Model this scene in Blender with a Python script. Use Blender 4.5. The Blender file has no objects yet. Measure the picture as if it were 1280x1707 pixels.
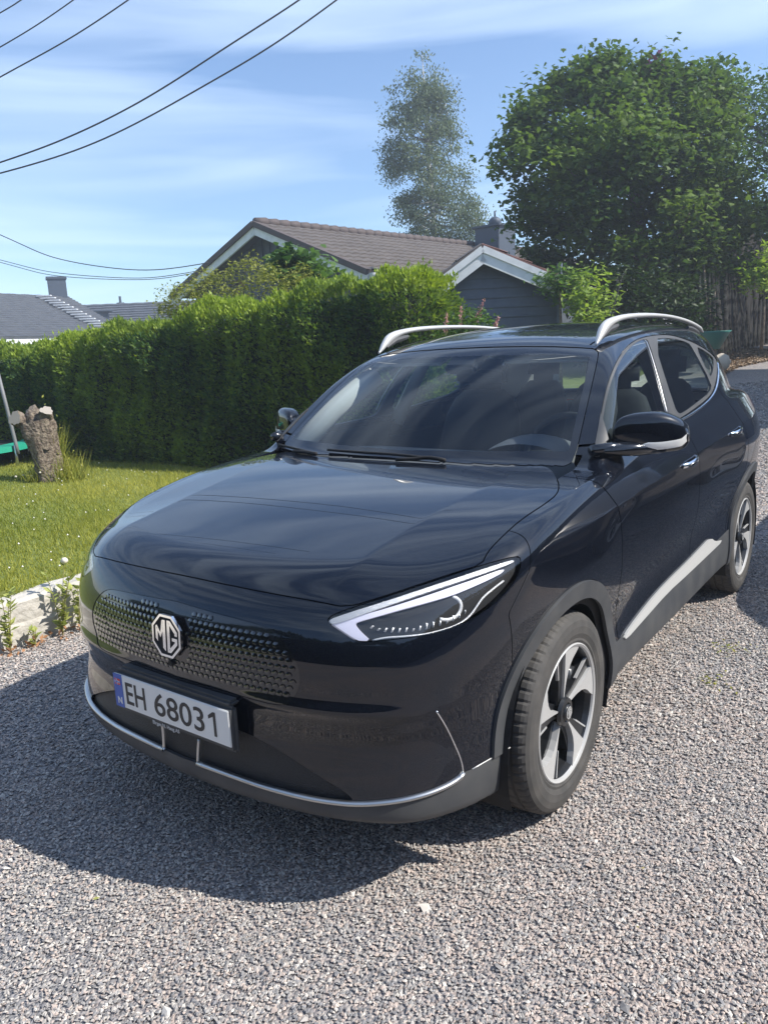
import bpy, bmesh, math, random
import numpy as np
from mathutils import Vector, Matrix
random.seed(7); RNG = np.random.RandomState(11)
rad = math.radians
scene = bpy.context.scene
C = scene.collection
# ------------------------------------------------------------------ camera
F_PX = 1283.96
CAM = np.array([1.786, -2.203, 1.534])
def cam_axes(yaw, pitch, roll):
    f = np.array([np.sin(yaw)*np.cos(pitch), np.cos(yaw)*np.cos(pitch), np.sin(pitch)])
    r = np.array([np.cos(yaw), -np.sin(yaw), 0.]); u = np.cross(r, f)
    c, s = np.cos(roll), np.sin(roll)
    return np.array([c*r+s*u, -s*r+c*u, f])
AX = cam_axes(*np.radians([-36.454, -12.203, -2.67]))
cd = bpy.data.cameras.new('camera'); cam = bpy.data.objects.new('camera', cd); C.objects.link(cam)
cd.sensor_fit = 'VERTICAL'; cd.sensor_height = 24; cd.lens = 24*F_PX/1707
cd.clip_start = 0.05; cd.clip_end = 3000
cam.matrix_world = Matrix(((AX[0][0], AX[1][0], -AX[2][0], CAM[0]), (AX[0][1], AX[1][1], -AX[2][1], CAM[1]),
                           (AX[0][2], AX[1][2], -AX[2][2], CAM[2]), (0, 0, 0, 1)))
scene.camera = cam
# ------------------------------------------------------------------ light
SUN = Vector((.93, .38, 1.0)).normalized()
sd = bpy.data.lights.new('sun', 'SUN'); sd.energy = 4.2; sd.angle = rad(.55); sd.color = (1, .95, .87)
so = bpy.data.objects.new('sun', sd); C.objects.link(so)
so.rotation_euler = (-SUN).to_track_quat('-Z', 'Y').to_euler(); so.location = (20, 8, 22)
w = bpy.data.worlds.new('World'); scene.world = w; w.use_nodes = True
nt = w.node_tree; N = nt.nodes; L = nt.links; N.clear()
out = N.new('ShaderNodeOutputWorld'); bg = N.new('ShaderNodeBackground'); bg.inputs[1].default_value = .105
sky = N.new('ShaderNodeTexSky'); sky.sky_type = 'NISHITA'; sky.sun_disc = False
sky.sun_elevation = math.asin(SUN.z); sky.sun_rotation = math.atan2(SUN.x, SUN.y)
sky.air_density = 1.0; sky.dust_density = .35; sky.ozone_density = 6.0
tc = N.new('ShaderNodeTexCoord')
def wn(t, **k):
    n = N.new(t)
    for a, b in k.items(): setattr(n, a, b)
    return n
# thin streaked cirrus, mapped on the dome by direction
mp = wn('ShaderNodeMapping'); mp.inputs['Rotation'].default_value = (rad(2), rad(-3), rad(30)); mp.inputs['Scale'].default_value = (1.2, 1.2, 11.)
L.new(tc.outputs['Generated'], mp.inputs[0])
n1 = wn('ShaderNodeTexNoise'); n1.inputs['Scale'].default_value = 1.6; n1.inputs['Detail'].default_value = 8; n1.inputs['Roughness'].default_value = .45; n1.inputs['Distortion'].default_value = .5
L.new(mp.outputs[0], n1.inputs[0])
r1 = wn('ShaderNodeValToRGB'); r1.color_ramp.elements[0].position = .40; r1.color_ramp.elements[1].position = .72
L.new(n1.outputs[0], r1.inputs[0])
mx = wn('ShaderNodeMix', data_type='RGBA'); L.new(sky.outputs[0], mx.inputs[6]); mx.inputs[7].default_value = (5.4, 6.6, 8.2, 1)
mf = wn('ShaderNodeMath', operation='MULTIPLY'); mf.inputs[1].default_value = .62; L.new(r1.outputs[0], mf.inputs[0]); L.new(mf.outputs[0], mx.inputs[0])
L.new(mx.outputs[2], bg.inputs[0]); L.new(bg.outputs[0], out.inputs[0])
scene.view_settings.view_transform = 'Standard'; scene.view_settings.look = 'None'
scene.view_settings.exposure = 0.95; scene.view_settings.gamma = 1; scene.view_settings.use_curve_mapping = False
scene.render.engine = 'CYCLES'
# ------------------------------------------------------------------ materials
def mat(name, col, rough=.5, metal=0., coat=0., coat_rough=.03, spec=.5, emit=None, estr=0, bump=None, var=None, trans=0, ior=1.5):
    m = bpy.data.materials.new(name); m.use_nodes = True; t = m.node_tree; b = t.nodes['Principled BSDF']
    b.inputs['Base Color'].default_value = (*col, 1); b.inputs['Roughness'].default_value = rough
    b.inputs['Metallic'].default_value = metal; b.inputs['Coat Weight'].default_value = coat
    b.inputs['Coat Roughness'].default_value = coat_rough; b.inputs['Coat IOR'].default_value = 1.56; b.inputs['Specular IOR Level'].default_value = spec
    b.inputs['Transmission Weight'].default_value = trans; b.inputs['IOR'].default_value = ior
    if emit: b.inputs['Emission Color'].default_value = (*emit, 1); b.inputs['Emission Strength'].default_value = estr
    if var or bump:
        co = t.nodes.new('ShaderNodeTexCoord')
    if var:   # (scale, second colour, detail, lo, hi)
        sc, c2, det, lo, hi = var
        n = t.nodes.new('ShaderNodeTexNoise'); n.inputs['Scale'].default_value = sc; n.inputs['Detail'].default_value = det
        t.links.new(co.outputs['Object'], n.inputs[0])
        r = t.nodes.new('ShaderNodeValToRGB'); r.color_ramp.elements[0].position = lo; r.color_ramp.elements[1].position = hi
        r.color_ramp.elements[0].color = (*col, 1); r.color_ramp.elements[1].color = (*c2, 1)
        t.links.new(n.outputs[0], r.inputs[0]); t.links.new(r.outputs[0], b.inputs['Base Color'])
    if bump:  # (scale, strength, distance)
        n = t.nodes.new('ShaderNodeTexNoise'); n.inputs['Scale'].default_value = bump[0]; n.inputs['Detail'].default_value = 6
        t.links.new(co.outputs['Object'], n.inputs[0])
        bp = t.nodes.new('ShaderNodeBump'); bp.inputs['Strength'].default_value = bump[1]; bp.inputs['Distance'].default_value = bump[2]
        t.links.new(n.outputs[0], bp.inputs['Height']); t.links.new(bp.outputs[0], b.inputs['Normal'])
    return m
def glassmat(name, tint, rough=.0, base_refl=.05, extra=0.0):
    m = bpy.data.materials.new(name); m.use_nodes = True; t = m.node_tree; t.nodes.clear()
    o = t.nodes.new('ShaderNodeOutputMaterial'); tr = t.nodes.new('ShaderNodeBsdfTransparent'); tr.inputs[0].default_value = (*tint, 1)
    g = t.nodes.new('ShaderNodeBsdfGlossy'); g.inputs['Roughness'].default_value = rough; g.inputs[0].default_value = (1, 1, 1, 1)
    lw = t.nodes.new('ShaderNodeLayerWeight'); lw.inputs[0].default_value = .5; fr = t.nodes.new('ShaderNodeMath'); fr.operation = 'POWER'; fr.inputs[1].default_value = 4.2; t.links.new(lw.outputs['Facing'], fr.inputs[0])
    mm = t.nodes.new('ShaderNodeMath'); mm.operation = 'MULTIPLY_ADD'; mm.inputs[1].default_value = .95; mm.inputs[2].default_value = .06+extra; mm.use_clamp = True
    x = t.nodes.new('ShaderNodeMixShader')
    t.links.new(fr.outputs[0], mm.inputs[0]); t.links.new(mm.outputs[0], x.inputs[0]); t.links.new(tr.outputs[0], x.inputs[1]); t.links.new(g.outputs[0], x.inputs[2]); t.links.new(x.outputs[0], o.inputs[0])
    return m
MT = dict(
 paint=mat('black_paint', (.0035, .005, .0095), .3, 0, 1, .012, .05),
 plastic=mat('matt_plastic', (.040, .043, .048), .55, bump=(900, .15, .0005), var=(9, (.062, .064, .066), 3, .35, .7)),
 inner=mat('dark_inner', (.006, .006, .007), .8),
 intake=mat('intake_mesh', (.012, .013, .016), .45, bump=(260, 1., .004)),
 gloss=mat('gloss_black', (.006, .007, .010), .12, 0, .6, .03),
 chrome=mat('chrome', (.82, .83, .85), .08, 1),
 satin=mat('satin_silver', (.56, .56, .55), .32, 1),
 silver=mat('silver_paint', (.56, .56, .545), .38, .35),
 rim=mat('rim_silver', (.46, .46, .455), .36, .25),
 rimblack=mat('rim_black', (.012, .013, .015), .35, 0, .2, .1),
 rubber=mat('rubber', (.042, .041, .040), .78, bump=(60, .12, .002), var=(14, (.075, .07, .065), 5, .35, .75)),
 white=mat('plate_white', (.72, .72, .70), .35),
 blue=mat('plate_blue', (.03, .10, .42), .4), red=mat('plate_red', (.6, .05, .05), .4),
 ink=mat('plate_ink', (.02, .02, .022), .5), greytext=mat('grey_lettering', (.5, .5, .5), .5),
 glass=glassmat('windscreen_glass', (.78, .86, .90), extra=.0), sglass=glassmat('side_glass', (.72, .80, .78), extra=.0),
 lens=glassmat('lamp_lens', (.95, .96, .97), extra=.0),
 drl=mat('daylight_strip', (.62, .60, .70), .25, emit=(.85, .84, 1.0), estr=.10),
 lampwhite=mat('lamp_prism_band', (.62, .62, .62), .25, .3, bump=(500, .8, .002)),  # whitish base colour stands in for sun glints on lamp chrome
 lampdark=mat('lamp_housing', (.03, .032, .037), .3), lampchrome=mat('lamp_reflector', (.8, .82, .84), .12, 1),
 seat=mat('seat_cloth', (.016, .017, .02), .8), dash=mat('dash_plastic', (.10, .10, .105), .75), trim=mat('pillar_trim', (.50, .48, .43), .8),
 headl=mat('headliner', (.42, .41, .39), .9), red_l=mat('tail_lamp_red', (.30, .01, .01), .15, 0, 1, .02),
 indic=mat('indicator_lens', (.72, .72, .70), .22, .25), )
# ------------------------------------------------------------------ object helpers
def tag(o, label=None, cat=None, group=None, kind=None):
    for k, v in (('label', label), ('category', cat), ('group', group), ('kind', kind)):
        if v: o[k] = v
    return o
def empty(name, loc=(0, 0, 0), rz=0.):
    o = bpy.data.objects.new(name, None); C.objects.link(o); o.location = loc; o.rotation_euler = (0, 0, rz); o.empty_display_size = .2; return o
def mk(name, V, Fc, m, parent=None, normals=None, smooth=True, mats=None, midx=None, local=True):
    if normals is not None:
        Fc = np.asarray(Fc); V = np.asarray(V)
        A_ = np.linalg.norm(np.cross(V[Fc[:, 1]]-V[Fc[:, 0]], V[Fc[:, 2]]-V[Fc[:, 0]]), axis=1)
        Fc = Fc[(Fc[:, 0] != Fc[:, 1]) & (Fc[:, 1] != Fc[:, 2]) & (Fc[:, 0] != Fc[:, 2]) & (A_ > 1e-12)]
        used, inv_ = np.unique(Fc, return_inverse=True); V = V[used]; normals = np.nan_to_num(np.asarray(normals))[used]; Fc = inv_.reshape(-1, 3)
        key_ = np.sort(Fc, 1); _, fi_ = np.unique(key_, axis=0, return_index=True); Fc = Fc[np.sort(fi_)]
    me = bpy.data.meshes.new(name); me.from_pydata([tuple(map(float, v)) for v in V], [], [tuple(map(int, f)) for f in Fc])
    for q in (mats or [m]): me.materials.append(q)
    if midx is not None: me.polygons.foreach_set('material_index', np.asarray(midx, np.int32))
    me.polygons.foreach_set('use_smooth', np.full(len(me.polygons), bool(smooth)))
    me.update()
    if normals is not None: me.normals_split_custom_set_from_vertices([tuple(map(float, n)) for n in normals])
    o = bpy.data.objects.new(name, me); C.objects.link(o)
    if parent is not None: o.parent = parent
    return o
class MB:
    """collects simple solids into one mesh"""
    def __init__(s): s.V = []; s.F = []; s.I = []
    def add(s, V, Fc, i=0):
        n = len(s.V); s.V += [tuple(map(float, v)) for v in V]; s.F += [tuple(int(k)+n for k in f) for f in Fc]; s.I += [i]*len(Fc)
    def box(s, c, d, M=None, i=0, bev=0):
        x, y, z = d[0]/2, d[1]/2, d[2]/2
        if bev:
            b = min(bev, x*.9, y*.9, z*.9); bm = bmesh.new(); bmesh.ops.create_cube(bm, size=1)
            for v in bm.verts: v.co = Vector((v.co.x*2*x, v.co.y*2*y, v.co.z*2*z))
            bmesh.ops.bevel(bm, geom=bm.edges[:], offset=b, segments=2, affect='EDGES'); bm.verts.index_update()
            V = [v.co.copy() for v in bm.verts]; Fc = [[v.index for v in f.verts] for f in bm.faces]; bm.free()
        else:
            V = [Vector((sx*x, sy*y, sz*z)) for sx in (-1, 1) for sy in (-1, 1) for sz in (-1, 1)]
            Fc = [(0, 1, 3, 2), (4, 6, 7, 5), (0, 4, 5, 1), (2, 3, 7, 6), (0, 2, 6, 4), (1, 5, 7, 3)]
        if M is not None: V = [M @ v for v in V]
        s.add([Vector(c)+v for v in V], Fc, i)
    def tube(s, P, r, n=8, i=0, cap=True, flat=None):
        P = [Vector(p) for p in P]; rr = r if hasattr(r, '__len__') else [r]*len(P); V = []; Fc = []
        up = Vector((0, 0, 1))
        prev = None
        for k, p in enumerate(P):
            t = (P[min(k+1, len(P)-1)]-P[max(k-1, 0)]).normalized()
            if prev is None: a = t.cross(up) if abs(t.z) < .95 else t.cross(Vector((1, 0, 0)))
            else: a = prev - t*prev.dot(t)
            a.normalize(); prev = a; b = t.cross(a)
            for j in range(n):
                q = 2*math.pi*j/n; V.append(p+(a*math.cos(q)+b*math.sin(q))*rr[k])
        for k in range(len(P)-1):
            for j in range(n): Fc.append((k*n+j, k*n+(j+1) % n, (k+1)*n+(j+1) % n, (k+1)*n+j))
        if cap: Fc += [tuple(range(n-1, -1, -1)), tuple((len(P)-1)*n+j for j in range(n))]
        s.add(V, Fc, i)
    def prism(s, poly, M, h, i=0):
        """polygon in local xy extruded 0..h in local z, placed by matrix M"""
        n = len(poly); V = [M @ Vector((x, y, 0)) for x, y in poly]+[M @ Vector((x, y, h)) for x, y in poly]
        s.add(V, [tuple(range(n-1, -1, -1)), tuple(range(n, 2*n))]+[(k, (k+1) % n, n+(k+1) % n, n+k) for k in range(n)], i)
    def build(s, name, m, parent=None, smooth=False, mats=None):
        o = mk(name, s.V, s.F, m, parent, smooth=smooth, mats=mats, midx=s.I if mats else None)
        return o
# ================================================================== THE CAR
# body = one smooth implicit surface (x lateral, y to the rear, front axle y=0), cut into panels
class Spl:
    def __init__(s, *p):
        p = np.array(p, float); s.x = p[:, 0]; s.y = p[:, 1]; n = len(s.x); h = np.diff(s.x); A = np.eye(n); b = np.zeros(n)
        for i in range(1, n-1):
            A[i, i-1] = h[i-1]; A[i, i] = 2*(h[i-1]+h[i]); A[i, i+1] = h[i]; b[i] = 6*((s.y[i+1]-s.y[i])/h[i]-(s.y[i]-s.y[i-1])/h[i-1])
        s.m = np.linalg.solve(A, b)
    def __call__(s, q):
        q = np.clip(q, s.x[0], s.x[-1]); i = np.clip(np.searchsorted(s.x, q)-1, 0, len(s.x)-2)
        h = s.x[i+1]-s.x[i]; a = (s.x[i+1]-q)/h; b = 1-a
        return a*s.y[i]+b*s.y[i+1]+((a**3-a)*s.m[i]+(b**3-b)*s.m[i+1])*h*h/6
def smax(a, b, k): h = np.maximum(k-np.abs(a-b), 0)/k; return np.maximum(a, b)+h*h*k/4
def smin(a, b, k): return -smax(-a, -b, k)
def gs(x, c, w_): return np.exp(-((x-c)/w_)**2)
def sig(x): return 1/(1+np.exp(-np.clip(x, -40, 40)))
Wp = Spl((-1, .72), (-.75, .80), (-.5, .850), (-.25, .878), (0, .892), (.5, .896), (1.0, .900), (1.5, .902), (2.1, .904), (2.6, .897), (3.0, .850), (3.3, .785), (3.6, .70))
Sz = Spl((.1, -.08), (.25, -.035), (.36, -.020), (.5, -.026), (.62, -.018), (.75, -.004), (.86, .000), (.94, -.004), (1.02, -.026), (1.10, -.062), (1.2, -.115), (1.35, -.2))
Tc = Spl((-1.05, .80), (-.9, .875), (-.8, .912), (-.7, .940), (-.55, .970), (-.35, 1.006), (-.1, 1.043), (.1, 1.066), (.3, 1.082), (.6, 1.100), (1., 1.12), (2., 1.17), (2.6, 1.195), (3.0, 1.17), (3.5, 1.08))
XC = Spl((-.9, .50), (-.6, .517), (-.3, .527), (0, .555), (.3, .60), (.5, .67), (1.0, .80), (2., .9))
Yc = Spl((.1, -.70), (.22, -.82), (.29, -.872), (.35, -.876), (.42, -.868), (.52, -.866), (.62, -.868), (.72, -.868), (.78, -.853), (.83, -.832), (.89, -.806), (.95, -.76), (1.05, -.62), (1.3, -.1))
Sw = Spl((0, 0), (.2, .008), (.4, .034), (.55, .072), (.7, .145), (.8, .235), (.87, .34), (.95, .52), (1.05, .85))
Rc = Spl((.3, 1.41), (.7, 1.478), (.95, 1.523), (1.2, 1.565), (1.5, 1.595), (1.8, 1.608), (2.2, 1.605), (2.6, 1.585), (3.0, 1.545), (3.4, 1.48))
def F_low(X, Y, Z):
    ax = np.abs(X)
    W_ = Wp(Y)+Sz(Z)
    W_ = W_ - .016*gs(Z, .52+.05*(Y-.5), .11)*sig((Y-.45)*9)*sig((2.15-Y)*9)        # hollow lower doors
    zc = .955+.035*(Y-.3); d = Z-zc
    W_ = W_ + .010*np.exp(-np.abs(d)/.05)*sig((Y-.2)*6)*sig((3.1-Y)*6)                   # shoulder crease
    W_ = W_ + .014*gs(Y, 2.62, .48)*gs(Z, .86, .16)+.008*gs(Y, .0, .42)*gs(Z, .80, .18)
    fs = ax-W_
    q_ = ax-XC(Y); T_ = Tc(Y) - .005*(ax/.6)**2 - (.025+.17*sig((-.40-Y)*9))*(.5*(q_+np.sqrt(q_*q_+.0045**2)))*sig((Y+.78)*14) + .02*(.5*(-q_+np.sqrt(q_*q_+.0045**2))-ax*0)*np.clip(ax*3, 0, 1)*0 - .10*np.maximum(ax-.70, 0)**1.5
    ft = (Z-T_)*.95
    ff = (Yc(Z)+Sw(ax)-Y)/np.sqrt(1+(2.2*np.clip(ax-.35, 0, .5))**2)
    ff = ff + .024*sig((Z-.66)*14)*(ax/.72)**4/(1+2.2*np.clip(ax-.35, 0, .5))
    ff = ff + .013*gs(Z, .49, .055)*sig((ax-.30)*25)*sig((.76-ax)*25) - .012*gs(Z, .600, .022)*sig((ax-.26)*25)*sig((.70-ax)*18)  # cheek hollow under a soft ridge
    fr = Y-(3.42-.25*(ax/.85)**4-.25*np.clip(Z-.75, 0, 1)**1.3-.10*np.clip(.45-Z, 0, 1))
    f = smax(fs, ft, .035+.05*sig((-.35-Y)*6))
    f = smax(f, ff, .10)
    f = smax(f, fr, .12)
    zb = .225+.05*sig((-.45-Y)*12)+.055*sig((Y-.36)*20)*sig((2.25-Y)*12)+.10*np.clip(Y-2.9, 0, 1)
    return smax(f, zb-Z, .03)
def F_green(X, Y, Z):
    ax = np.abs(X)
    zz = Z-1.13
    G_ = .812-.33*zz-.40*np.clip(zz, 0, 1)**2-.21*np.clip(Y-2.3, 0, 2)**1.5-.05*np.clip(.9-Y, 0, 1)**2
    g = (ax-G_)*.9
    bow = .085*(ax/.65)**2.2
    zw = 1.066+(Y-.27-bow)*.665-.035*((Y-.62)/.4)**2+.02
    g2 = (Z-zw)*.83
    g3 = Z-(Rc(Y)-.040*(ax/.55)**2.4)
    g4 = (Y-(3.00+(1.50-Z)*.78-.16*(ax/.6)**2))*.8
    r = smax(g, g3, .075)
    r = smax(r, g2, .03)
    r = np.maximum(r, (1.04-Z)*.9)
    return smax(r, g4, .06)
def FB(P):
    X, Y, Z = P[..., 0], P[..., 1], P[..., 2]
    return smin(F_low(X, Y, Z), F_green(X, Y, Z), .025)
def grad(P, e=.003):
    g = np.zeros_like(P)
    for i in range(3):
        d = np.zeros(3); d[i] = e; g[..., i] = FB(P+d)-FB(P-d)
    n = np.linalg.norm(g, axis=-1, keepdims=True); return g/np.maximum(n, 1e-9), n[..., 0]/(2*e)
def to_surf(P, it=4):
    for _ in range(it):
        g, m = grad(P); P = P-g*np.clip(FB(P)/np.maximum(m, .3), -.01, .01)[:, None]
    return P
def surface_nets(h=.0105):
    xs = np.arange(-h*1.5, .97, h); ys = np.arange(-.97, 3.56, h); zs = np.arange(.17, 1.68, h)
    nx, ny, nz = len(xs), len(ys), len(zs); val = np.empty((nx, ny, nz), np.float32)
    for j0 in range(0, ny, 60):
        yy = ys[j0:j0+60]; g = np.stack(np.meshgrid(xs, yy, zs, indexing='ij'), -1); val[:, j0:j0+60] = FB(g)
    ins = val < 0
    cnt = np.zeros((nx-1, ny-1, nz-1), np.int8)
    for a in (0, 1):
        for b in (0, 1):
            for c in (0, 1): cnt += ins[a:nx-1+a, b:ny-1+b, c:nz-1+c]
    act = (cnt > 0) & (cnt < 8); idx = -np.ones(act.shape, int); I = np.argwhere(act); idx[act] = np.arange(len(I))
    V = np.stack([xs[I[:, 0]]+h/2, ys[I[:, 1]]+h/2, zs[I[:, 2]]+h/2], 1)
    quads = []
    for ax_ in range(3):
        s0 = [slice(1, n-1) for n in (nx, ny, nz)]; s1 = list(s0); s0[ax_] = slice(0, (nx, ny, nz)[ax_]-1); s1[ax_] = slice(1, (nx, ny, nz)[ax_])
        A = ins[tuple(s0)]; B = ins[tuple(s1)]; E = np.argwhere(A != B)
        off = [0 if k == ax_ else 1 for k in range(3)]; E2 = E+off; flip = A[tuple(E.T)]
        u, v = [(1, 2), (2, 0), (0, 1)][ax_]
        c = []
        for du, dv in ((-1, -1), (0, -1), (0, 0), (-1, 0)):
            q = E2.copy(); q[:, u] += du; q[:, v] += dv; c.append(idx[tuple(q.T)])
        q = np.stack(c, 1); q[~flip] = q[~flip][:, ::-1]; quads.append(q)
    Q = np.concatenate(quads); Q = Q[(Q >= 0).all(1)]
    V = to_surf(V, 6)
    # relax within surface once for even quads
    for _ in range(2):
        acc = np.zeros_like(V); n = np.zeros(len(V))
        for k in range(4): np.add.at(acc, Q[:, k], V[Q[:, (k+1) % 4]]+V[Q[:, (k+3) % 4]]); np.add.at(n, Q[:, k], 2)
        m = n > 7.5; V2 = V.copy(); V2[m] = acc[m]/n[m][:, None]; V = to_surf(.5*V+.5*V2, 2)
    T = np.concatenate([Q[:, [0, 1, 2]], Q[:, [0, 2, 3]]])
    return V, T
def compact(V, T):
    u, inv = np.unique(T, return_inverse=True); return V[u], inv.reshape(-1, 3)
def split(V, T, f):
    """cut triangles along f=0 -> (inside f<0, outside)"""
    f = np.where(np.abs(f) < 1e-9, 1e-9, f); s = f < 0; k = s[T].sum(1)
    res = []
    mixed = T[(k == 1) | (k == 2)]
    if len(mixed) == 0: return compact(V, T[k == 3]) if (k == 3).any() else (V[:0], T[:0]), compact(V, T[k == 0]) if (k == 0).any() else (V[:0], T[:0])
    sm = s[mixed]; lone = np.where(sm.sum(1) == 1, sm.argmax(1), (~sm).argmax(1))
    r = np.arange(len(mixed)); a = mixed[r, lone]; b = mixed[r, (lone+1) % 3]; c = mixed[r, (lone+2) % 3]
    e = np.concatenate([np.stack([a, b], 1), np.stack([a, c], 1)]); es = np.sort(e, 1); ue, inv = np.unique(es, axis=0, return_inverse=True); inv = inv.reshape(-1)
    t = f[ue[:, 0]]/(f[ue[:, 0]]-f[ue[:, 1]]); NV = V[ue[:, 0]]*(1-t)[:, None]+V[ue[:, 1]]*t[:, None]
    VV = np.concatenate([V, NV]); pab = len(V)+inv[:len(a)]; pac = len(V)+inv[len(a):]
    tip = np.stack([a, pab, pac], 1); q1 = np.stack([pab, b, c], 1); q2 = np.stack([pab, c, pac], 1); li = s[a]
    Tin = np.concatenate([T[k == 3], tip[li], q1[~li], q2[~li]]); Tout = np.concatenate([T[k == 0], tip[~li], q1[li], q2[li]])
    return compact(VV, Tin), compact(VV, Tout)
def proj(P):
    q = (P-CAM) @ AX.T; return np.stack([640+F_PX*q[:, 0]/q[:, 2], 853.5-F_PX*q[:, 1]/q[:, 2]], 1)
def psd(poly, P):
    """signed distance to polygon, negative inside"""
    poly = np.asarray(poly, float); d = np.full(len(P), 1e9); ins = np.zeros(len(P), bool)
    for i in range(len(poly)):
        a = poly[i]; b = poly[(i+1) % len(poly)]; e = b-a; w_ = P-a; t = np.clip((w_ @ e)/(e @ e+1e-12), 0, 1)
        d = np.minimum(d, np.hypot(*(w_-t[:, None]*e).T))
        cnd = (a[1] > P[:, 1]) != (b[1] > P[:, 1])
        with np.errstate(divide='ignore', invalid='ignore'): xx = a[0]+(P[:, 1]-a[1])*(b[0]-a[0])/(b[1]-a[1])
        ins ^= cnd & (P[:, 0] < xx)
    return np.where(ins, -d, d)
def chaikin(p, n=2, closed=True):
    p = np.asarray(p, float)
    for _ in range(n):
        q = np.roll(p, -1, 0) if closed else p[1:]; a = p if closed else p[:-1]
        r = np.empty((2*len(a), p.shape[1])); r[0::2] = .75*a+.25*q; r[1::2] = .25*a+.75*q
        p = r if closed else np.vstack([p[:1], r, p[-1:]])
    return p
def ray_surf(px, t0=.8, t1=7.):
    """survey ray -> body surface point"""
    px = np.asarray(px, float); d = np.stack([(px[:, 0]-640)/F_PX, -(px[:, 1]-853.5)/F_PX, np.ones(len(px))], 1) @ AX
    t = np.full(len(px), t0); hit = np.zeros(len(px), bool)
    for _ in range(400):
        v = FB(CAM+t[:, None]*d); hit |= v < .0005; t = np.where(hit, t, t+np.clip(v*.6, .002, .08))
        if hit.all() or (t[~hit] > t1).all(): break
    lo = t-.02; hi = t+.003
    for _ in range(18):
        m = (lo+hi)/2; v = FB(CAM+m[:, None]*d) < 0; hi = np.where(v, m, hi); lo = np.where(v, lo, m)
    return CAM+hi[:, None]*d
def biggest(V, T):
    lab = np.arange(len(V))
    for _ in range(4000):
        m = lab[T].min(1); new = lab.copy()
        for k in range(3): np.minimum.at(new, T[:, k], m)
        new = new[new]
        if (new == lab).all(): break
        lab = new
    l = lab[T[:, 0]]; u, c = np.unique(l, return_counts=True); return compact(V, T[l == u[c.argmax()]])
def mirror(V, T):
    V2 = V*[-1, 1, 1]; return V2, T[:, ::-1]
def weld_center(V, T):
    """join a half patch with its mirror"""
    V2, T2 = mirror(V, T); VV = np.concatenate([V, V2]); TT = np.concatenate([T, T2+len(V)])
    key = np.round(VV/1e-5).astype(np.int64); _, first, inv = np.unique(key, axis=0, return_index=True, return_inverse=True); inv = inv.reshape(-1)
    m = np.abs(VV[:, 0]) < 1e-4; remap = np.arange(len(VV)); remap[m] = first[inv[m]]
    return compact(VV, remap[TT])
def panel(name, V, T, m, parent, off=0., skirt=.012, both=False, mats=None, extra=None):
    """a panel of the body skin with folded-in edges; both -> also its mirror twin (returned second)"""
    def one(V, T):
        Nn = grad(V)[0]; Vo = V+Nn*off; Vs = Vo; Ts = T; Ns = Nn
        if skirt:
            e = np.concatenate([T[:, [0, 1]], T[:, [1, 2]], T[:, [2, 0]]]); k = e[:, 0]*len(V)+e[:, 1]; kr = e[:, 1]*len(V)+e[:, 0]
            b = e[~np.isin(k, kr)]
            mid = V[b].mean(1); b = b[np.abs(mid[:, 0]) > 1e-3]
            if len(b):
                u, inv = np.unique(b, return_inverse=True); inv = inv.reshape(-1, 2)
                n0 = len(V); top = Vo[u]; bot = Vo[u]-Nn[u]*skirt
                # outward skirt normals
                c = np.zeros((len(u), 3)); dvec = V[b[:, 1]]-V[b[:, 0]]; nn = np.cross(dvec, Nn[b[:, 0]])
                np.add.at(c, inv[:, 0], nn); np.add.at(c, inv[:, 1], nn); c /= np.maximum(np.linalg.norm(c, axis=1, keepdims=True), 1e-9)
                Vs = np.concatenate([Vo, top, bot]); Ns = np.concatenate([Nn, c, c]); a = n0+inv[:, 0]; bb = n0+inv[:, 1]; a2 = a+len(u); b2 = bb+len(u)
                Ts = np.concatenate([T, np.stack([bb, a, a2], 1), np.stack([bb, a2, b2], 1)])
        return mk(name, Vs, Ts, m, parent, normals=Ns)
    if both:
        o1 = one(V, T); V2, T2 = mirror(V, T); return o1, one(V2, T2)
    V, T = weld_center(V, T); return one(V, T)
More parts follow.
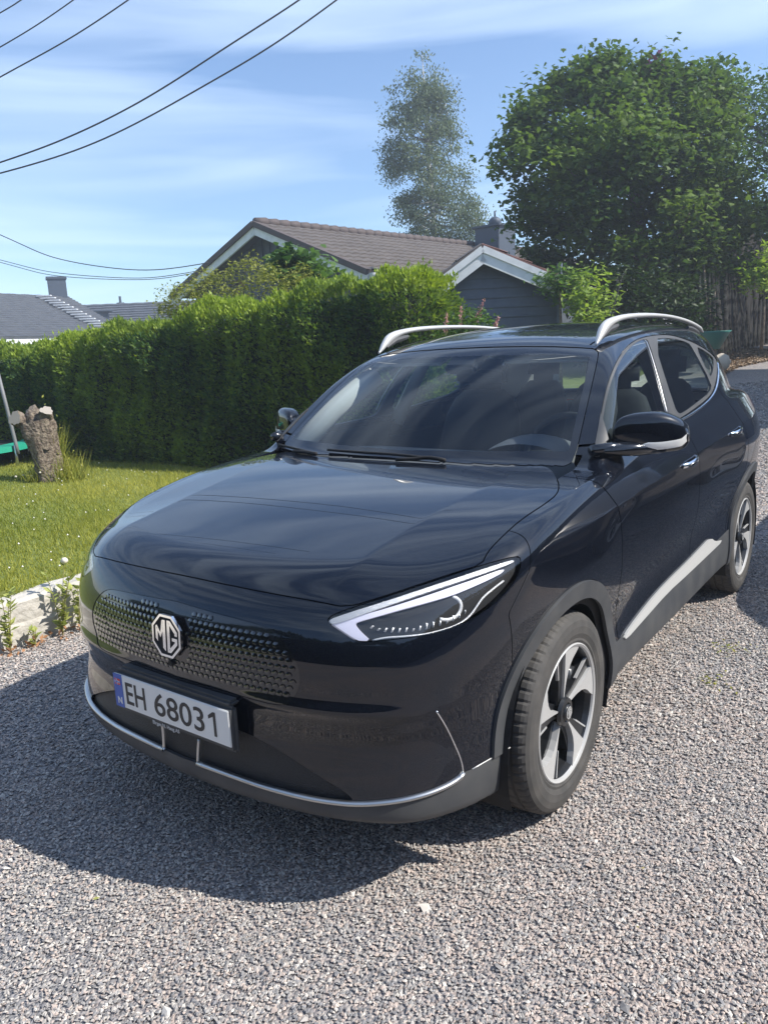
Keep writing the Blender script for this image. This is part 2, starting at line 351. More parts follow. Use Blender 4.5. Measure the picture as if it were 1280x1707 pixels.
def px_patch(poly, step, off, name, m, parent, both=True, skirt=.004, ch=1):
    """a fine patch of the skin bounded by a surveyed outline"""
    poly = chaikin(poly, ch) if ch else np.asarray(poly, float); lo = poly.min(0)-step; hi = poly.max(0)+step
    gx = np.arange(lo[0], hi[0]+step, step); gy = np.arange(lo[1], hi[1]+step, step); X, Y = np.meshgrid(gx, gy, indexing='ij'); V = np.stack([X.ravel(), Y.ravel()], 1)
    n = len(gy); i, j = np.meshgrid(np.arange(len(gx)-1), np.arange(n-1), indexing='ij'); a = (i*n+j).ravel()
    T = np.concatenate([np.stack([a, a+1, a+n], 1), np.stack([a+1, a+n+1, a+n], 1)])
    (V, T), _ = split(V, T, psd(poly, V))
    P = ray_surf(V)
    g, _ = grad(P); P = P
    # orient
    nrm = np.cross(P[T[:, 1]]-P[T[:, 0]], P[T[:, 2]]-P[T[:, 0]]); fl = (nrm*g[T[:, 0]]).sum(1) < 0; T = T.copy(); T[fl] = T[fl][:, ::-1]
    if both is None: return P, T
    def one(P, T, g):
        Vo = P+g*off; Ns = g; Vs = Vo; Ts = T
        if skirt:
            e = np.concatenate([T[:, [0, 1]], T[:, [1, 2]], T[:, [2, 0]]]); k = e[:, 0]*len(P)+e[:, 1]; kr = e[:, 1]*len(P)+e[:, 0]; b = e[~np.isin(k, kr)]
            u, inv = np.unique(b, return_inverse=True); inv = inv.reshape(-1, 2); n0 = len(P)
            c = np.zeros((len(u), 3)); nn = np.cross(P[b[:, 1]]-P[b[:, 0]], g[b[:, 0]]); np.add.at(c, inv[:, 0], nn); np.add.at(c, inv[:, 1], nn); c /= np.maximum(np.linalg.norm(c, axis=1, keepdims=True), 1e-9)
            Vs = np.concatenate([Vo, Vo[u], Vo[u]-g[u]*skirt]); Ns = np.concatenate([g, c, c]); a = n0+inv[:, 0]; bb = n0+inv[:, 1]; a2 = a+len(u); b2 = bb+len(u)
            Ts = np.concatenate([T, np.stack([bb, a, a2], 1), np.stack([bb, a2, b2], 1)])
        return mk(name, Vs, Ts, m, parent, normals=Ns)
    o = one(P, T, g)
    if both:
        return o, one(P*[-1, 1, 1], T[:, ::-1], g*[-1, 1, 1])
    return o
def sweep_on(P, wid, hgt, name, m, parent, both=True, n=8, off=0.):
    """half-round moulding lying along surface points P"""
    P = np.asarray(P, float); wid = np.broadcast_to(wid, len(P)); hgt = np.broadcast_to(hgt, len(P))
    g, _ = grad(P); t = np.gradient(P, axis=0); t /= np.linalg.norm(t, axis=1, keepdims=True); s = np.cross(g, t); s /= np.linalg.norm(s, axis=1, keepdims=True)
    def one(sx):
        V = []; Fc = []
        for k in range(len(P)):
            for j in range(n+1):
                a = math.pi*j/n; V.append(P[k]+g[k]*off+s[k]*math.cos(a)*wid[k]/2+g[k]*(math.sin(a)*hgt[k]-.001))
        V = np.array(V)*[sx, 1, 1]; q = n+1
        for k in range(len(P)-1):
            for j in range(n): Fc.append((k*q+j, k*q+j+1, (k+1)*q+j+1, (k+1)*q+j) if sx < 0 else (k*q+j, (k+1)*q+j, (k+1)*q+j+1, k*q+j+1))
        Fc += [tuple(range(q)), tuple((len(P)-1)*q+j for j in range(q-1, -1, -1))]
        return mk(name, V, Fc, m, parent)
    return (one(1), one(-1)) if both else one(1)
def path_px(pts, n=40):
    p = chaikin(pts, 2, False); d = np.r_[0, np.cumsum(np.hypot(*np.diff(p, axis=0).T))]; q = np.linspace(0, d[-1], n)
    return ray_surf(np.stack([np.interp(q, d, p[:, 0]), np.interp(q, d, p[:, 1])], 1))
car = empty('car', (0, 0, 0))
tag(car, 'glossy black crossover car with silver roof rails and white number plate on the gravel', 'car')
BV, BT = surface_nets()
_, (BV, BT) = split(BV, BT, BV[:, 0])            # keep x>=0
BV[np.abs(BV[:, 0]) < 2e-3, 0] = np.where(np.abs(BV[np.abs(BV[:, 0]) < 2e-3, 0]) < 1e-6, 0, BV[np.abs(BV[:, 0]) < 2e-3, 0])
WB = 2.583; ARC = ((-.02, .335), (WB+.0, .335))
def take(mesh, f):                                # -> (piece, rest)
    return split(mesh[0], mesh[1], f(mesh[0]))
def px_f(poly, gate, n=2, gap=0.):
    poly = chaikin(poly, n) if n else np.asarray(poly, float)
    def f(V):
        d = psd(poly, proj(V))
        return np.where(gate(V), d, 50.)+gap
    return f
def yz_f(poly, gate=lambda V: V[:, 0] > .3, n=1, gap=0.):
    poly = chaikin(poly, n) if n else np.asarray(poly, float)
    return lambda V: np.where(gate(V), psd(poly, V[:, 1:3])*500, 50.)+gap
def ring_f(i, r):
    y, z = ARC[i]; return lambda V: np.where(V[:, 0] > .45, np.hypot(V[:, 1]-y, np.maximum(V[:, 2]-z, 0))-r, .5)*500
def cutp(mesh, f, gap=1.):                        # piece and rest with a shut-line between them
    V, T = mesh; v = f(V); a, _ = split(V, T, v+gap); _, b = split(V, T, v-gap); return a, b
full = (BV, BT)
_g = grad(BV)[0]; _k = ~((_g[BT].mean(1)[:, 2] < -.55) & (BV[BT].mean(1)[:, 2] < .36) & (BV[BT].mean(1)[:, 1] > -.5))
rest = compact(BV, BT[_k])
for i in (0, 1): _, rest = take(rest, ring_f(i, .388))
STRIP = [(331, 1272), (400, 1297), (450, 1314), (520, 1332), (590, 1341), (650, 1337), (700, 1327), (740, 1312), (765, 1297), (772, 1288)]
LIPP = [(100, 1130), (142, 1160), (160, 1180), (200, 1212), (240, 1235), (281, 1254)]+STRIP+[(787, 1282), (858, 1241), (890, 1225), (890, 1500), (100, 1500)]
lip, rest = cutp(rest, px_f(LIPP, lambda V: V[:, 1] < -.1, 0), .3)
lip2, rest = take(rest, lambda V: np.where(V[:, 1] < -.1, (V[:, 2]-.30)*500, 9.))
claddings = []
for i in (0, 1):
    a, rest = cutp(rest, ring_f(i, .446), .6); claddings.append(a)
# glasshouse
ws = [(640, 590), (700, 584), (800, 579), (900, 577), (985, 580), (996, 584), (997, 592), (990, 625), (975, 690), (957, 768), (940, 778), (800, 800), (600, 800), (450, 780), (400, 700)]
gw = lambda V: (V[:, 1] < 1.25) & (V[:, 2] > 1.02) & (F_green(V[:, 0], V[:, 1], V[:, 2]) < F_low(V[:, 0], V[:, 1], V[:, 2])+.004)
wind, rest = cutp(rest, px_f(ws, gw, 1), .8)
gside = lambda V: (V[:, 0] > .5) & (V[:, 2] > 1.08) & (V[:, 1] > .2) & (V[:, 1] < 2.9)
DLO = [(993, 748), (999, 702), (1009, 650), (1022, 612), (1037, 585), (1056, 567), (1082, 559), (1115, 557), (1145, 566), (1170, 578), (1189, 592), (1196, 604), (1195, 625), (1191, 645), (1184, 660), (1165, 676), (1132, 699), (1075, 726), (1030, 744)]
dlo, rest = cutp(rest, px_f(DLO, gside, 2), .5)
g1 = [(1000, 740), (1003, 705), (1012, 656), (1025, 618), (1040, 590), (1057, 572), (1074, 564), (1081, 568), (1098, 625), (1115, 690), (1113, 704), (1060, 727), (1020, 742)]
g2 = [(1088, 564), (1118, 563), (1146, 570), (1154, 580), (1186, 640), (1184, 653), (1163, 670), (1140, 687), (1131, 690), (1124, 678)]
g3 = [(1159, 577), (1172, 583), (1187, 594), (1190, 602), (1188, 620), (1184, 628), (1180, 622)]
glasses = []
for g in (g1, g2, g3):
    a, dlo = take(dlo, px_f(g, gside, 1)); glasses.append(a)
# hood
HOOD = [(130, 900), (158, 925), (200, 936), (270, 952), (310, 960), (365, 972), (450, 989), (530, 1003), (578, 1013), (640, 994), (700, 974), (760, 954), (803, 941), (812, 920), (838, 893), (868, 866), (911, 838), (928, 824), (932, 810), (927, 795), (919, 782), (905, 775), (870, 777), (800, 777), (700, 771), (600, 765), (500, 752), (450, 730), (100, 700)]
gh = lambda V: (V[:, 1] < .62) & (V[:, 2] > .8)
hood, rest = cutp(rest, px_f(HOOD, gh, 1), 1.0)
# cowl: the black strip between hood and screen
cowl, rest = take(rest, lambda V: np.maximum(np.maximum(V[:, 0]-.735, V[:, 2]-(1.095+.02*(V[:, 0]/.7)**2)), np.maximum(.1-V[:, 1], V[:, 1]-.75))*500)
HL = [(541, 1033), (562, 1022), (580, 1015), (640, 996), (700, 976), (760, 956), (803, 942), (862, 926), (868, 932), (867, 948), (858, 968), (845, 985), (820, 1010), (790, 1030), (760, 1045), (720, 1057), (660, 1066), (610, 1070), (594, 1069), (568, 1052)]
gf = lambda V: (V[:, 1] < .1)
lamp, rest = cutp(rest, px_f(HL, gf, 1), .8)
# tail lamp
tl, rest = cutp(rest, yz_f([(2.98, 1.12), (3.12, 1.14), (3.6, 1.10), (3.6, .92), (3.16, .98), (3.02, 1.04)], lambda V: V[:, 0] > .45), 1.)
rearglass, rest = cutp(rest, lambda V: np.where((V[:, 1] > 2.8) & (V[:, 2] > 1.16), np.maximum(np.maximum(V[:, 0]-(.60-.1*(V[:, 2]-1.16)), 1.17-V[:, 2]), V[:, 2]-1.47)*500, 50.), 1.)
# lower dark lip and sills
def lipz(Y): return np.interp(Y, [.3, .45, 1.2, 2.2, 2.9, 3.6], [.44, .425, .44, .475, .45, .45])
sill, rest = cutp(rest, lambda V: np.where(V[:, 1] > .2, (V[:, 2]-lipz(V[:, 1]))*500, 9.), .3)
# grille and lower intake
GR = [(120, 990), (155, 984), (217, 984), (276, 997), (339, 1016), (393, 1031), (432, 1041), (458, 1052), (478, 1075), (492, 1100), (500, 1125), (498, 1150), (484, 1172), (462, 1177), (400, 1160), (250, 1115), (130, 1060)]
gfr = lambda V: (V[:, 1] < -.3)
grille, rest = cutp(rest, px_f(GR, gfr, 1), .3)
INT = [(100, 1100), (200, 1150), (400, 1218), (428, 1230), (471, 1254), (530, 1293), (580, 1323), (592, 1340), (560, 1345), (100, 1300)]
intake, rest = cutp(rest, px_f(INT, gfr, 1), .3)
# doors
D1 = [(.40, 1.13), (.225, 1.105), (.30, 1.02), (.36, .944), (.41, .78), (.45, .55), (.47, .30), (1.45, .30), (1.445, .554), (1.405, .90), (1.383, 1.133), (1.37, 1.23), (.70, 1.19)]
D2 = [(1.37, 1.23), (1.383, 1.133), (1.405, .90), (1.445, .554), (1.45, .30), (2.02, .30), (2.10, .50), (2.17, .62), (2.27, .72), (2.36, .80), (2.375, .90), (2.33, 1.05), (2.28, 1.15), (2.22, 1.25)]
d1, rest = cutp(rest, yz_f(D1, lambda V: V[:, 0] > .6, 1), 1.4)
d2, rest = cutp(rest, yz_f(D2, lambda V: V[:, 0] > .6, 1), 1.4)
# front and rear body skin
fend, rest = cutp(rest, lambda V: np.maximum(V[:, 1]-.55, V[:, 2]-1.12)*500, .0)
def bump_line(V):  # fender | front bumper shut line
    return V[:, 1]-np.interp(V[:, 2], [.3, .62, .80, .9, 1.1], [-.30, -.36, -.40, -.30, -.2])
bumper, fend = cutp(fend, lambda V: bump_line(V)*500, .8)
roof, quarter = take(rest, lambda V: (1.12-V[:, 2])*500)
P = MT
def pan(n, me, m, **k): return panel(n, me[0], me[1], P[m], car, **k)
inner_shell = full
def shell_ok(V):
    c = V
    return np.where((V[:, 2] > 1.02) & (V[:, 1] > .1) & (V[:, 1] < 3.3), -1., 1.)
inn = (BV, BT)
for i in (0, 1): _, inn = take(inn, ring_f(i, .36))
_, inn = take(inn, lambda V: shell_ok(V)*1.)
o = pan('underbody_shell', inn, 'inner', off=-.016, skirt=0)
pan('hood', hood, 'paint')
pan('bumper', bumper, 'paint'); pan('grille', grille, 'gloss', off=-.002)
pan('lower_intake', intake, 'intake', off=-.012)
pan('front_lip', lip, 'plastic', off=.002); pan('undertray', lip2, 'inner', skirt=0)
for n, me, m, kw in (('fender', fend, 'paint', {}), ('door', d1, 'paint', {}), ('rear_door', d2, 'paint', {}), ('sill', sill, 'plastic', dict(off=.002)),
                     ('wheel_arch_trim', claddings[0], 'plastic', dict(off=.009)), ('wheel_arch_trim', claddings[1], 'plastic', dict(off=.009)),
                     ('window_surround', dlo, 'plastic', dict(off=-.001)), ('tail_lamp', tl, 'red_l', {})):
    pan(n, me, m, both=True, **kw)
pan('headlight', lamp, 'lens', both=True, off=0, skirt=0); pan('lamp_housing', lamp, 'lampdark', both=True, off=-.05, skirt=-.049)
for g in glasses: pan('side_window', g, 'sglass', both=True, off=-.003, skirt=0)
pan('roof', roof, 'paint'); pan('rear_body', quarter, 'paint')
cowl = biggest(*cowl); pan('cowl', cowl, 'plastic', off=-.012)
pan('rear_window', rearglass, 'sglass', off=-.002, skirt=0)
# screen: clear middle and black printed border
sc_in, sc_b = take(wind, lambda V: np.maximum(px_f(ws, gw, 1)(V)+13, px_f([(440, 560), (1100, 560), (1100, 745), (953, 752), (800, 752), (640, 750), (440, 740)], gw, 0)(V)+0))
pan('windscreen', sc_in, 'glass', skirt=0, off=-.001); pan('windscreen_border', sc_b, 'gloss', skirt=.004, off=-.001)
def Z90(v): return v
# ---- bright strips on the nose
sweep_on(path_px(STRIP, 50), .016, .012, 'chrome_strip', P['satin'], car)
sweep_on(path_px([(772, 1288), (769, 1268), (758, 1242), (744, 1212), (727, 1185)], 24), .005, .004, 'corner_trim', P['chrome'], car)
sweep_on(path_px([(333, 1231), (331.5, 1250), (331, 1272)], 8), .009, .008, 'centre_post', P['satin'], car)
sweep_on(path_px([(787, 1282), (820, 1263), (850, 1246)], 8), .003, .003, 'lip_edge', P['silver'], car)
# ---- grille scales: little raised leaves over the closed grille
def front_y(X, Z):
    X = np.asarray(X, float); Z = np.asarray(Z, float); lo = np.full(X.shape, -1.05); hi = np.full(X.shape, -.3)
    for _ in range(26):
        m = (lo+hi)/2; i = FB(np.stack([X, m, Z], -1)) < 0; hi = np.where(i, m, hi); lo = np.where(i, lo, m)
    return hi
gv = []; gf_ = []
grp = chaikin(GR, 1)
cand = []
for r in range(15):
    for c in range(-32, 33):
        x = c*.0215+(.0105 if r % 2 else 0); z = .575+r*.0190
        cand.append((x, z))
cand = np.array(cand); okc = np.ones(len(cand), bool)
for (a, b) in ((0, 0), (.012, 0), (-.012, 0), (0, .012), (0, -.012)):
    xx = np.abs(cand[:, 0])+a; zz = cand[:, 1]+b; okc &= psd(grp, proj(np.stack([xx, front_y(xx, zz), zz], 1))) < -2.5
for x, z in cand[okc]:
        if (abs(x) < .072 and abs(z-.734) < .075): continue
        pts = [(-.0095, 0), (-.004, .008), (.006, .0075), (.0105, 0), (.005, -.0065), (-.005, -.006)]
        X = np.array([x+p[0] for p in pts]+[x-.0055]); Z = np.array([z+p[1] for p in pts]+[z+.0045]); Y = front_y(X, Z); PV = np.stack([X, Y, Z], 1); g, _ = grad(PV)
        PV = PV+g*np.array([.0]*6+[.0020])[:, None]; n0 = len(gv); gv += list(PV); gf_ += [(n0+6, n0+(k+1) % 6, n0+k) for k in range(6)]
o = mk('grille_pattern', gv, gf_, P['gloss'], car, smooth=True)
cdoor = [(130+x/6.4, 960+y/6.4) for x, y in [(283, 300), (285, 250), (300, 225), (350, 222), (420, 245), (560, 290), (620, 340), (650, 400), (690, 530), (715, 640), (712, 720), (690, 745), (640, 745), (500, 695), (390, 655), (345, 620), (310, 540), (280, 400), (283, 300)]]
sweep_on(path_px(cdoor, 70), .0045, .0015, 'charging_flap_seam', P['inner'], car, both=False, n=4)
b = MB()
yc = float(front_y([0.], [.650])[0]); b.tube([(0, yc+.01, .650), (0, yc-.008, .648)], [.011, .009], 12); b.build('parking_camera', P['inner'], car)
# ---- octagonal badge with the two letters
yb = float(front_y([0.], [.734])[0]); R8 = .064
MBg = Matrix.Translation((0, yb-.006, .734)) @ Matrix.Rotation(rad(90), 4, 'X') @ Matrix.Rotation(rad(-4), 4, 'X')
def octo(r): return [(r*math.cos(rad(22.5+45*k)), r*math.sin(rad(22.5+45*k))) for k in range(8)]
b = MB(); b.prism(octo(R8*1.0), MBg, .004); bo = b.build('badge', P['inner'], car)
b = MB(); a8 = octo(R8*1.07); c8 = octo(R8*.95)
for k in range(8): b.prism([a8[k], a8[(k+1) % 8], c8[(k+1) % 8], c8[k]], MBg, .009)
b.build('badge_rim', P['chrome'], bo)
S8 = R8*.97; b = MB()
for q in ([(-.78, .36), (-.62, .30), (-.62, -.36), (-.78, -.22)], [(-.78, .40), (-.42, -.14), (-.42, .10), (-.66, .44)], [(-.42, -.14), (-.42, .12), (-.30, .74), (-.22, .74), (-.22, .3)],
          [(-.26, .76), (-.06, .76), (-.06, -.76), (-.26, -.62)]): b.prism([(x*S8, y*S8) for x, y in (q if sum(q[k][0]*q[(k+1) % len(q)][1]-q[(k+1) % len(q)][0]*q[k][1] for k in range(len(q))) > 0 else q[::-1])], MBg, .008)
b.build('letter_m', P['chrome'], bo)
b = MB()
for q in ([(.06, .76), (.06, -.76), (.25, -.62), (.25, .62)], [(.06, .78), (.25, .56), (.60, .20), (.60, .10), (.78, .10), (.78, .30), (.30, .78)],
          [(.06, -.78), (.30, -.78), (.78, -.30), (.78, -.02), (.40, -.02), (.40, -.18), (.60, -.18), (.60, -.24), (.25, -.56)]):
    b.prism([(x*S8, y*S8) for x, y in (q if sum(q[k][0]*q[(k+1) % len(q)][1]-q[(k+1) % len(q)][0]*q[k][1] for k in range(len(q))) > 0 else q[::-1])], MBg, .008)
b.build('letter_g', P['chrome'], bo)
# ---- number plate
def text(body, size, loc, rot, m, parent, name, ext=.0006, xs=1., bold=0., align='LEFT', width=None):
    cu = bpy.data.curves.new(name, 'FONT'); cu.body = body; cu.size = size; cu.extrude = ext; cu.offset = bold; cu.align_x = align; cu.resolution_u = 4
    t = bpy.data.objects.new(name, cu); C.objects.link(t); bpy.context.view_layer.update()
    me = bpy.data.meshes.new_from_object(t.evaluated_get(bpy.context.evaluated_depsgraph_get())); bpy.data.objects.remove(t)
    if width:
        x = [v.co.x for v in me.vertices]; k = width/(max(x)-min(x)); x0 = min(x)
        for v in me.vertices: v.co.x = (v.co.x-x0)*k
    else:
        for v in me.vertices: v.co.x *= xs
    me.materials.clear(); me.materials.append(m); o = bpy.data.objects.new(name, me); C.objects.link(o); o.location = loc; o.rotation_euler = rot; o.parent = parent; return o
PY = -.897; PZ = .516
b = MB(); b.box((.003, PY+.013, PZ-.004), (.540, .024, .138), bev=.009); b.box((.01, PY+.030, PZ+.069), (.50, .045, .018), bev=.007); fr_ = b.build('plate_frame', P['inner'], car)
fr_.data.materials[0] = P['plastic']
b = MB(); b.box((0, PY, PZ), (.520, .006, .110), bev=.002); pl = b.build('number_plate', P['white'], car)
b = MB(); b.box((-.260+.021, PY-.0036, PZ), (.041, .002, .109)); b.build('country_band', P['blue'], pl)
RT = (rad(90), 0, 0)
text('N', .030, (-.260+.0125, PY-.0047, PZ-.042), RT, P['white'], pl, 'country_letter', bold=.0008)
b = MB(); b.box((-.239, PY-.0050, PZ+.030), (.026, .001, .020)); fl = b.build('flag', P['red'], pl)
b = MB(); b.box((-.2425, PY-.0058, PZ+.030), (.006, .001, .020)); b.box((-.239, PY-.0059, PZ+.030), (.026, .001, .006)); b.build('flag_cross', P['white'], pl)
b = MB(); b.box((-.2425, PY-.0066, PZ+.030), (.0025, .001, .020), i=0); b.box((-.239, PY-.0067, PZ+.030), (.026, .001, .0025)); b.build('flag_cross_inner', P['blue'], pl)
text('EH', .104, (-.203, PY-.0036, PZ-.036), RT, P['ink'], pl, 'plate_letters', width=.094, bold=.0006)
text('6803', .104, (-.066, PY-.0036, PZ-.036), RT, P['ink'], pl, 'plate_digits', width=.222, bold=.0006)
b = MB(); b.prism([(0, 0), (.010, 0), (.010, .074), (0, .074), (-.020, .060), (-.020, .049), (0, .060)][::1], Matrix.Translation((.196, PY-.0036, PZ-.036)) @ Matrix.Rotation(rad(90), 4, 'X'), .0006); b.build('plate_digit', P['ink'], pl)
text('Birger N. Haug AS', .0165, (-.088, PY-.0006, PZ-.0735), RT, P['greytext'], fr_, 'dealer_lettering', bold=.0002)
# ---- headlamp internals
HLT = [(544, 1034), (580, 1021), (640, 1002), (700, 982), (760, 962), (810, 946), (856, 932), (860, 936), (812, 953), (760, 970), (700, 990), (640, 1011), (585, 1031), (552, 1042)]
DRL = [(548, 1040), (558, 1037), (604, 1024), (640, 1014), (717, 989), (760, 974), (801, 961), (843, 946), (841, 953), (820, 964), (790, 977), (756, 991), (710, 1004), (669, 1015), (625, 1028), (596, 1036), (590, 1040), (600, 1053), (618, 1069), (592, 1068), (570, 1057)]
LO = [(592, 1040), (640, 1028), (669, 1019), (700, 1010), (700, 1016), (650, 1032), (612, 1042), (617, 1050), (640, 1060), (622, 1064), (606, 1055)]
WED = [(773, 991), (812, 970), (822, 968), (812, 984), (792, 1004), (779, 1020), (768, 1026), (776, 1012), (777, 1000)]
for n, pl_, off, m, st in (('lamp_top_strip', HLT, -.004, 'lampwhite', 2.5), ('daylight_strip', DRL, -.007, 'drl', 2.5), ('lamp_reflector', LO, -.020, 'lampwhite', 2.5), ('lamp_wedge', WED, -.018, 'lampwhite', 2.5)):
    px_patch(pl_, st, off, n, P[m], car, skirt=.008, ch=1)
def both_mesh(name, V, Fc, m, smooth=True):
    V = np.asarray(V, float); a = mk(name, V, Fc, m, car, smooth=smooth); c = mk(name, V*[-1, 1, 1], [tuple(f)[::-1] for f in Fc], m, car, smooth=smooth); return a, c
def inset(pts, off, n=30):
    q = path_px(pts, n); g, _ = grad(q); return q+g*off
def both_tube(name, Pts, r, m, n=8):
    b = MB(); b.tube(Pts, r, n); return both_mesh(name, b.V, b.F, m)
both_tube('lamp_ring', inset([(757, 991), (768, 997), (774, 1007), (772, 1020), (764, 1030), (750, 1034), (736, 1032)], -.020), .0065, P['lampwhite'])
both_tube('lamp_edge_line', inset([(620, 1068), (642, 1063), (680, 1061), (717, 1057), (765, 1044), (788, 1027), (803, 1003), (812, 992), (843, 968)], -.010, 40), .003, P['lampwhite'])
q = inset([(745, 1012), (746, 1012)], -.055, 3)[0]
bm = bmesh.new(); bmesh.ops.create_uvsphere(bm, u_segments=24, v_segments=14, radius=.034); V = [Vector(q)+v.co for v in bm.verts]; Fc = [[v.index for v in f.verts] for f in bm.faces]; bm.free()
both_mesh('projector_lens', V, Fc, P['gloss'])
bF = MB()
for k in range(7):
    q = inset([(600+8*k, 1046-2*k), (611+9*k, 1061-.6*k)], -.018, 4); bF.tube(q, .0014, 5)
both_mesh('lamp_fins', bF.V, bF.F, P['lampwhite'])
q = inset([(706, 1018), (707, 1018)], -.050, 3)[0]
bm = bmesh.new(); bmesh.ops.create_uvsphere(bm, u_segments=24, v_segments=14, radius=.028); V = [Vector(q)+v.co for v in bm.verts]; Fc = [[v.index for v in f.verts] for f in bm.faces]; bm.free()
both_mesh('inner_projector', V, Fc, P['gloss'])
# faceted low reflector row
row = inset([(612, 1048), (640, 1057), (680, 1056), (717, 1051), (765, 1038), (784, 1024)], -.020, 30); V = []; Fc = []
g, _ = grad(row); tt = np.gradient(row, axis=0); tt /= np.linalg.norm(tt, axis=1, keepdims=True); upv = np.cross(g, tt); upv *= np.sign(upv[:, 2:3])
for k in range(0, 29, 2):
    a = row[k]; n0 = len(V); s_ = RNG.uniform(.7, 1.5); V += [a, a+tt[k]*.009, a+tt[k]*.018+upv[k]*.016*s_, a+tt[k]*.010+upv[k]*.019*s_, a+tt[k]*.007+g[k]*.010+upv[k]*.008]
    Fc += [(n0, n0+1, n0+4), (n0+1, n0+2, n0+4), (n0+2, n0+3, n0+4), (n0+3, n0, n0+4)]
both_mesh('lamp_facets', V, Fc, P['lampwhite'], smooth=False)
# ---- window brightwork, sill strip, handles
sweep_on(path_px([(1131, 702), (1150, 692), (1170, 678), (1184, 665), (1193, 650), (1197, 630), (1197, 612), (1195, 603)], 40), .012, .006, 'window_chrome', P['chrome'], car)
sweep_on(path_px([(1074, 566), (1079, 572), (1096, 628), (1112, 690)], 24), .006, .003, 'pillar_trim', P['satin'], car)
SS = [(1037, 1060), (1062, 1025), (1091, 989), (1120, 959), (1140, 940), (1165, 914), (1182, 896), (1188, 903), (1203, 900), (1180, 922), (1140, 960), (1110, 987), (1070, 1032), (1038, 1068)]
px_patch(SS, 3, .009, 'sill_strip', P['silver'], car, skirt=.012)
def handle(y0, z0, dz, par='door_handle'):
    V = []; Fc = []; n = 15; m = 10
    for i in range(n):
        s_ = i/(n-1); y = y0+.20*s_; z = z0+dz*s_; x0 = float(side_x(y, z)); lift = .030*math.sin(math.pi*min(max(s_, .001), .999))**.5
        h = .011+.004*math.sin(math.pi*s_); d = .009
        for j in range(m):
            a = 2*math.pi*j/m; V.append((x0+lift-.006+d*math.cos(a), y, z+h*math.sin(a)))
    for i in range(n-1):
        for j in range(m): Fc.append((i*m+j, (i+1)*m+j, (i+1)*m+(j+1) % m, i*m+(j+1) % m))
    return both_mesh(par, V, Fc, P['chrome'])
def side_x(y, z):
    lo, hi = .5, 1.1
    for _ in range(30):
        m = (lo+hi)/2
        if FB(np.array([m, y, z])) < 0: lo = m
        else: hi = m
    return lo
handle(1.14, .975, .012); handle(2.03, 1.005, .012)
px_patch([(1001, 688), (1006, 705), (1013, 733), (1003, 742), (999, 762), (991, 762), (992, 738), (997, 712)], 2.5, .004, 'mirror_sail', P['plastic'], car, skirt=.006, ch=0)
# ---- roof rails, antenna, wipers
for sx in (1, -1):
    pts = [(1.0, 1.508, .2), (1.03, 1.535, .7), (1.07, 1.565, 1), (1.14, 1.592, 1), (1.28, 1.611, 1), (1.5, 1.622, .9), (1.85, 1.624, .8), (2.2, 1.611, .8), (2.5, 1.585, .9), (2.7, 1.555, 1), (2.8, 1.53, .4)]
    sp = Spl(*[(i, p[0]) for i, p in enumerate(pts)]); sz = Spl(*[(i, p[1]) for i, p in enumerate(pts)]); sr = [p[2] for p in pts]
    V = []; Fc = []; n = 60; m = 12
    for i in range(n):
        u = i/(n-1)*(len(pts)-1); y = float(sp(u)); z = float(sz(u)); k = float(np.interp(u, range(len(pts)), sr)); x = .565-.02*max(0, y-1.6)
        th = .013+.012*math.exp(-((y-1.05)/.12)**2)
        for j in range(m):
            a = 2*math.pi*j/m; V.append((sx*(x+.019*max(k, .3)*math.cos(a)), y, z+th*k*math.sin(a)-th*.5))
    for i in range(n-1):
        for j in range(m): f = (i*m+j, (i+1)*m+j, (i+1)*m+(j+1) % m, i*m+(j+1) % m); Fc.append(f if sx > 0 else f[::-1])
    Fc += [tuple(range(m)), tuple(range((n-1)*m, n*m))]
    rl = mk('roof_rail', V, Fc, P['silver'], car)
    for y0, y1 in ((1.06, 1.26), (2.45, 2.72)):
        b = MB()
        M_ = [(sx*(.562-.02*max(0, y-1.6)), y, (float(np.interp(y, [p[0] for p in pts], [p[1] for p in pts]))-.035)) for y in np.linspace(y0, y1, 6)]
        b.tube(M_, [.010, .016, .018, .018, .016, .010], 8); b.build('rail_foot', P['plastic'], rl)
    sweep_on(np.array([(sx*(.535-.0*y), y, 0) for y in (0,)]) if False else to_surf(np.array([(sx*.533, y, float(Rc(y))-.035) for y in np.linspace(1.02, 3.0, 40)]), 8), .010, .003, 'roof_seam', P['inner'], car, both=False, n=4)
b = MB(); b.tube([(0, 2.66, 1.575), (0, 2.70, 1.60)], [.022, .010], 10); b.tube([(0, 2.69, 1.597), (0, 2.80, 1.735), (0, 2.94, 1.911)], [.0042, .0034, .0026], 6); b.build('antenna', P['inner'], car, smooth=True)
for pw, arm in (([(548, 753), (600, 757), (650, 760), (700, 765), (742, 771)], [(742, 772), (715, 766), (690, 770), (660, 771)]), ([(466, 744), (490, 750), (528, 760)], [(528, 761), (505, 757), (490, 757)])):
    q = path_px(pw, 14); g_, _ = grad(q); b = MB(); b.tube(q+g_*.010, .006, 6); q = path_px(arm, 8); g_, _ = grad(q); b.tube(q+g_*.012, .008, 6); b.build('wiper', P['inner'], car, smooth=True)
